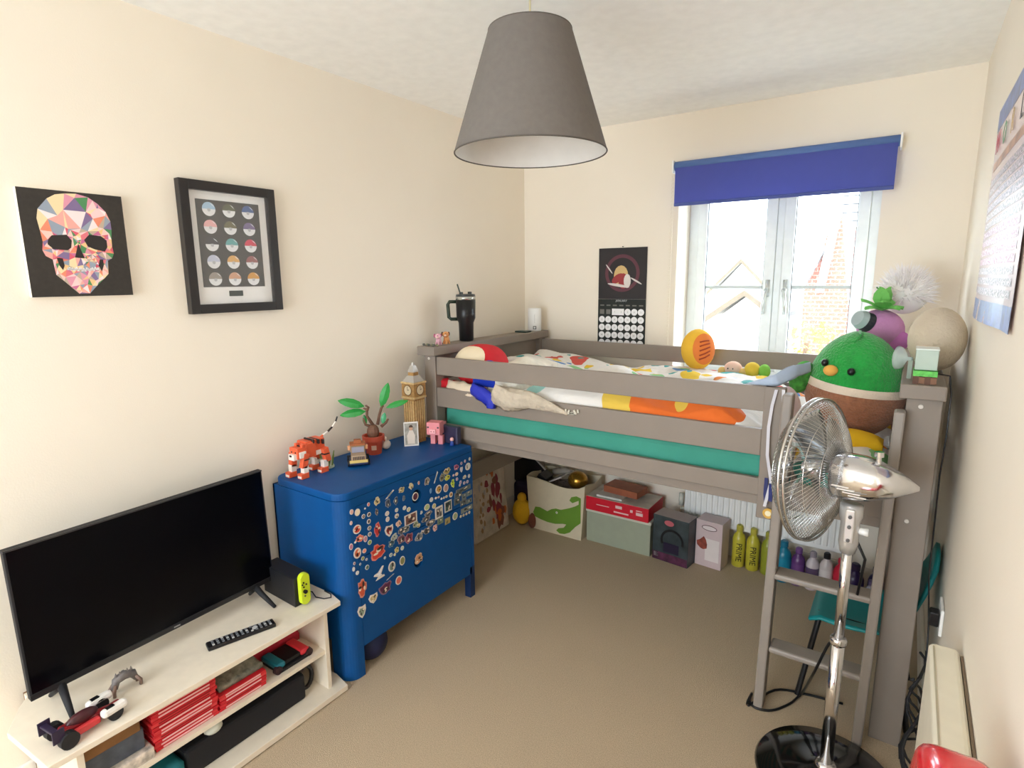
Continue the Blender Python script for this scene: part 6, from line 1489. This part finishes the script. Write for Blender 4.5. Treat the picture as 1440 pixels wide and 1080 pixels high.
MB().cyl(q, q+upv*0.026, 0.006, 0.006, 12).cyl(q+upv*0.020, q+upv*0.034, 0.012, 0.012, 12).build('swing_knob', CHROME, fan, smooth=False)
RGr = 0.212
def gp(r, a, h): return HC+side*(r*math.cos(a))+upv*(r*math.sin(a))+axd*h
for nm, sgn, dep in (('front_grille', 1, 0.085), ('rear_grille', -1, 0.07)):
    mb = MB(); NW = 84
    for k in range(NW):
        a = 2*PI*k/NW; sw = 0.55*sgn; pts = []
        for t in (0.26, 0.5, 0.75, 0.92, 1.0):
            r = RGr*t; h = sgn*dep*(1-t**3.2); pts.append(gp(r, a+sw*(1-t), h))
        mb.tube(pts, 0.0011, 4)
    for t in (0.26, 0.5, 0.76):
        mb.tube([gp(RGr*t, 2*PI*k/48, sgn*dep*(1-t**3.2)-sgn*0.002) for k in range(48)], 0.0016, 5, closed=True)
    tag(mb.build(nm, WIRE, fan, smooth=True), kind='stuff')
MB().tube([gp(RGr, 2*PI*k/72, 0.004) for k in range(72)], 0.0045, 8, closed=True).build('rim_ring', WIRE, fan, smooth=True)
MB().tube([gp(RGr, 2*PI*k/72, -0.010) for k in range(72)], 0.0035, 8, closed=True).build('rim_ring', WIRE, fan, smooth=True)
MB().lathe(HC+axd*0.066, [(0.056, 0), (0.056, 0.008), (0.040, 0.014), (0.036, 0.012)], 36, QF).build('front_badge', CHROME, fan, smooth=True)
MB().lathe(HC-axd*0.02, [(0.032, 0), (0.030, 0.045), (0.012, 0.058)], 24, QF).build('hub', M((206, 208, 210), 0.2, metal=0.9), fan, smooth=True)
for b0_ in range(4):
    vs = []; fs = []; n1, n2 = 8, 6
    for i in range(n1+1):
        r = 0.028+(RGr-0.045)*i/n1
        for j in range(n2+1):
            aw = (0.85-0.2*(i/n1))*(j/n2-0.5); a = 2*PI*b0_/4+aw+0.5*(i/n1)
            vs.append(gp(r, a, 0.028*(j/n2-0.5)*2*0.8+0.0))
    for i in range(n1):
        for j in range(n2): a = i*(n2+1)+j; fs.append((a, a+1, a+n2+2, a+n2+1))
    o = MB().add(vs, fs).build('blade', M((190, 194, 196), 0.2, metal=0.9), fan, smooth=True); md = o.modifiers.new('s', 'SOLIDIFY'); md.thickness = 0.002
# fan cable
pts = [(fx+0.02, fy-0.0, 0.80), (fx+0.045, fy+0.02, 0.74), (fx+0.035, fy+0.03, 0.62)]
MB().tube(pts, 0.004, 6).build('power_lead', BLACK, fan, smooth=True)
q = [at(1178, 868, y=fy+0.03), at(1166, 905, y=1.9), at(1145, 945, y=1.93), at(1128, 974, z=0.03), at(1110, 990, z=0.006), at(1085, 999, z=0.006), at(1062, 995, z=0.006), at(1054, 985, z=0.006), at(1057, 975, z=0.006)]
q[4:4] = []
mid = [Vector((1.735, 2.02, 0.006)), Vector((1.80, 2.16, 0.006)), Vector((1.9, 2.2, 0.006)), Vector((2.02, 2.22, 0.006))]
pl_ = [Vector((fx, fy+0.018, 0.46))]+q[1:]+mid
sm = []
for i in range(len(pl_)-1):
    p0 = pl_[max(i-1, 0)]; p1_ = pl_[i]; p2 = pl_[i+1]; p3 = pl_[min(i+2, len(pl_)-1)]
    for k in range(5):
        t = k/5; sm.append(0.5*((2*p1_)+(-p0+p2)*t+(2*p0-5*p1_+4*p2-p3)*t*t+(-p0+3*p1_-3*p2+p3)*t**3))
sm.append(pl_[-1])
for v in sm: v.z = max(v.z, 0.005)
MB().tube(sm, 0.0045, 6).build('mains_cable', BLACK, fan, smooth=True)

# ------------------------------------------------------------------ right wall heater and red chair
HX = at(1321, 909, z=0.71).x
ht = thing('wall_heater', 'cream slim electric panel heater on the right wall', 'heater', (2.22, 1.2, 0.04))
HX = max(2.165, min(2.215, HX))
MB().box(2.196, RW-0.006, 0.55, 1.55, 0.05, 0.71).build('casing', M((232, 226, 208), 0.45), ht, bev=0.012, seg=3)
MB().box(RW-0.006, RW-0.001, 0.57, 1.53, 0.10, 0.705).build('back_plate', M((120, 104, 84), 0.6), ht)
MB().box(2.203, 2.206, 0.57, 1.53, 0.7095, 0.7115).build('edge_seam', M((180, 172, 150), 0.5), ht)
rcx = thing('red_chair', 'glossy red moulded chair back at the bottom right corner', 'chair', (2.12, 0.62, 0))
def rsl(z): return 0.055*(z-0.45)/0.45
vs = []; fs = []; NU, NV = 8, 10
for i in range(NU+1):
    for j in range(NV+1):
        u = i/NU; v = -1+2*j/NV; z = 0.48+0.455*u-0.025*abs(v)**5*u
        vs.append((2.095+rsl(z)+0.0, 0.71+0.21*v*(1-0.05*u), z))
n0 = len(vs); vs += [(x+0.085, y_1, z) for x, y_1, z in vs]
for i in range(NU):
    for j in range(NV):
        a = i*(NV+1)+j; fs.append((a, a+1, a+NV+2, a+NV+1)); fs.append((n0+a, n0+a+NV+1, n0+a+NV+2, n0+a+1))
for j in range(NV):
    fs.append((j, n0+j, n0+j+1, j+1)); a = NU*(NV+1)+j; fs.append((a, a+1, n0+a+1, n0+a))
for i in range(NU):
    a = i*(NV+1); fs.append((a, a+NV+1, n0+a+NV+1, n0+a)); a += NV; fs.append((a, n0+a, n0+a+NV+1, a+NV+1))
MB().add(vs, fs).build('backrest', M((222, 24, 40), 0.22, coat=0.5), rcx, bev=0.022, seg=4, smooth=True)
MB().box(1.74, 2.14, 0.50, 0.92, 0.42, 0.48).build('seat', M((222, 24, 40), 0.25, coat=0.5), rcx, bev=0.02, seg=3)
for x in (1.78, 2.12):
    for y_1 in (0.53, 0.89): MB().cyl((x, y_1, 0.42), (x, y_1, 0), 0.016, 0.013, 12).build('leg', CHROME, rcx)
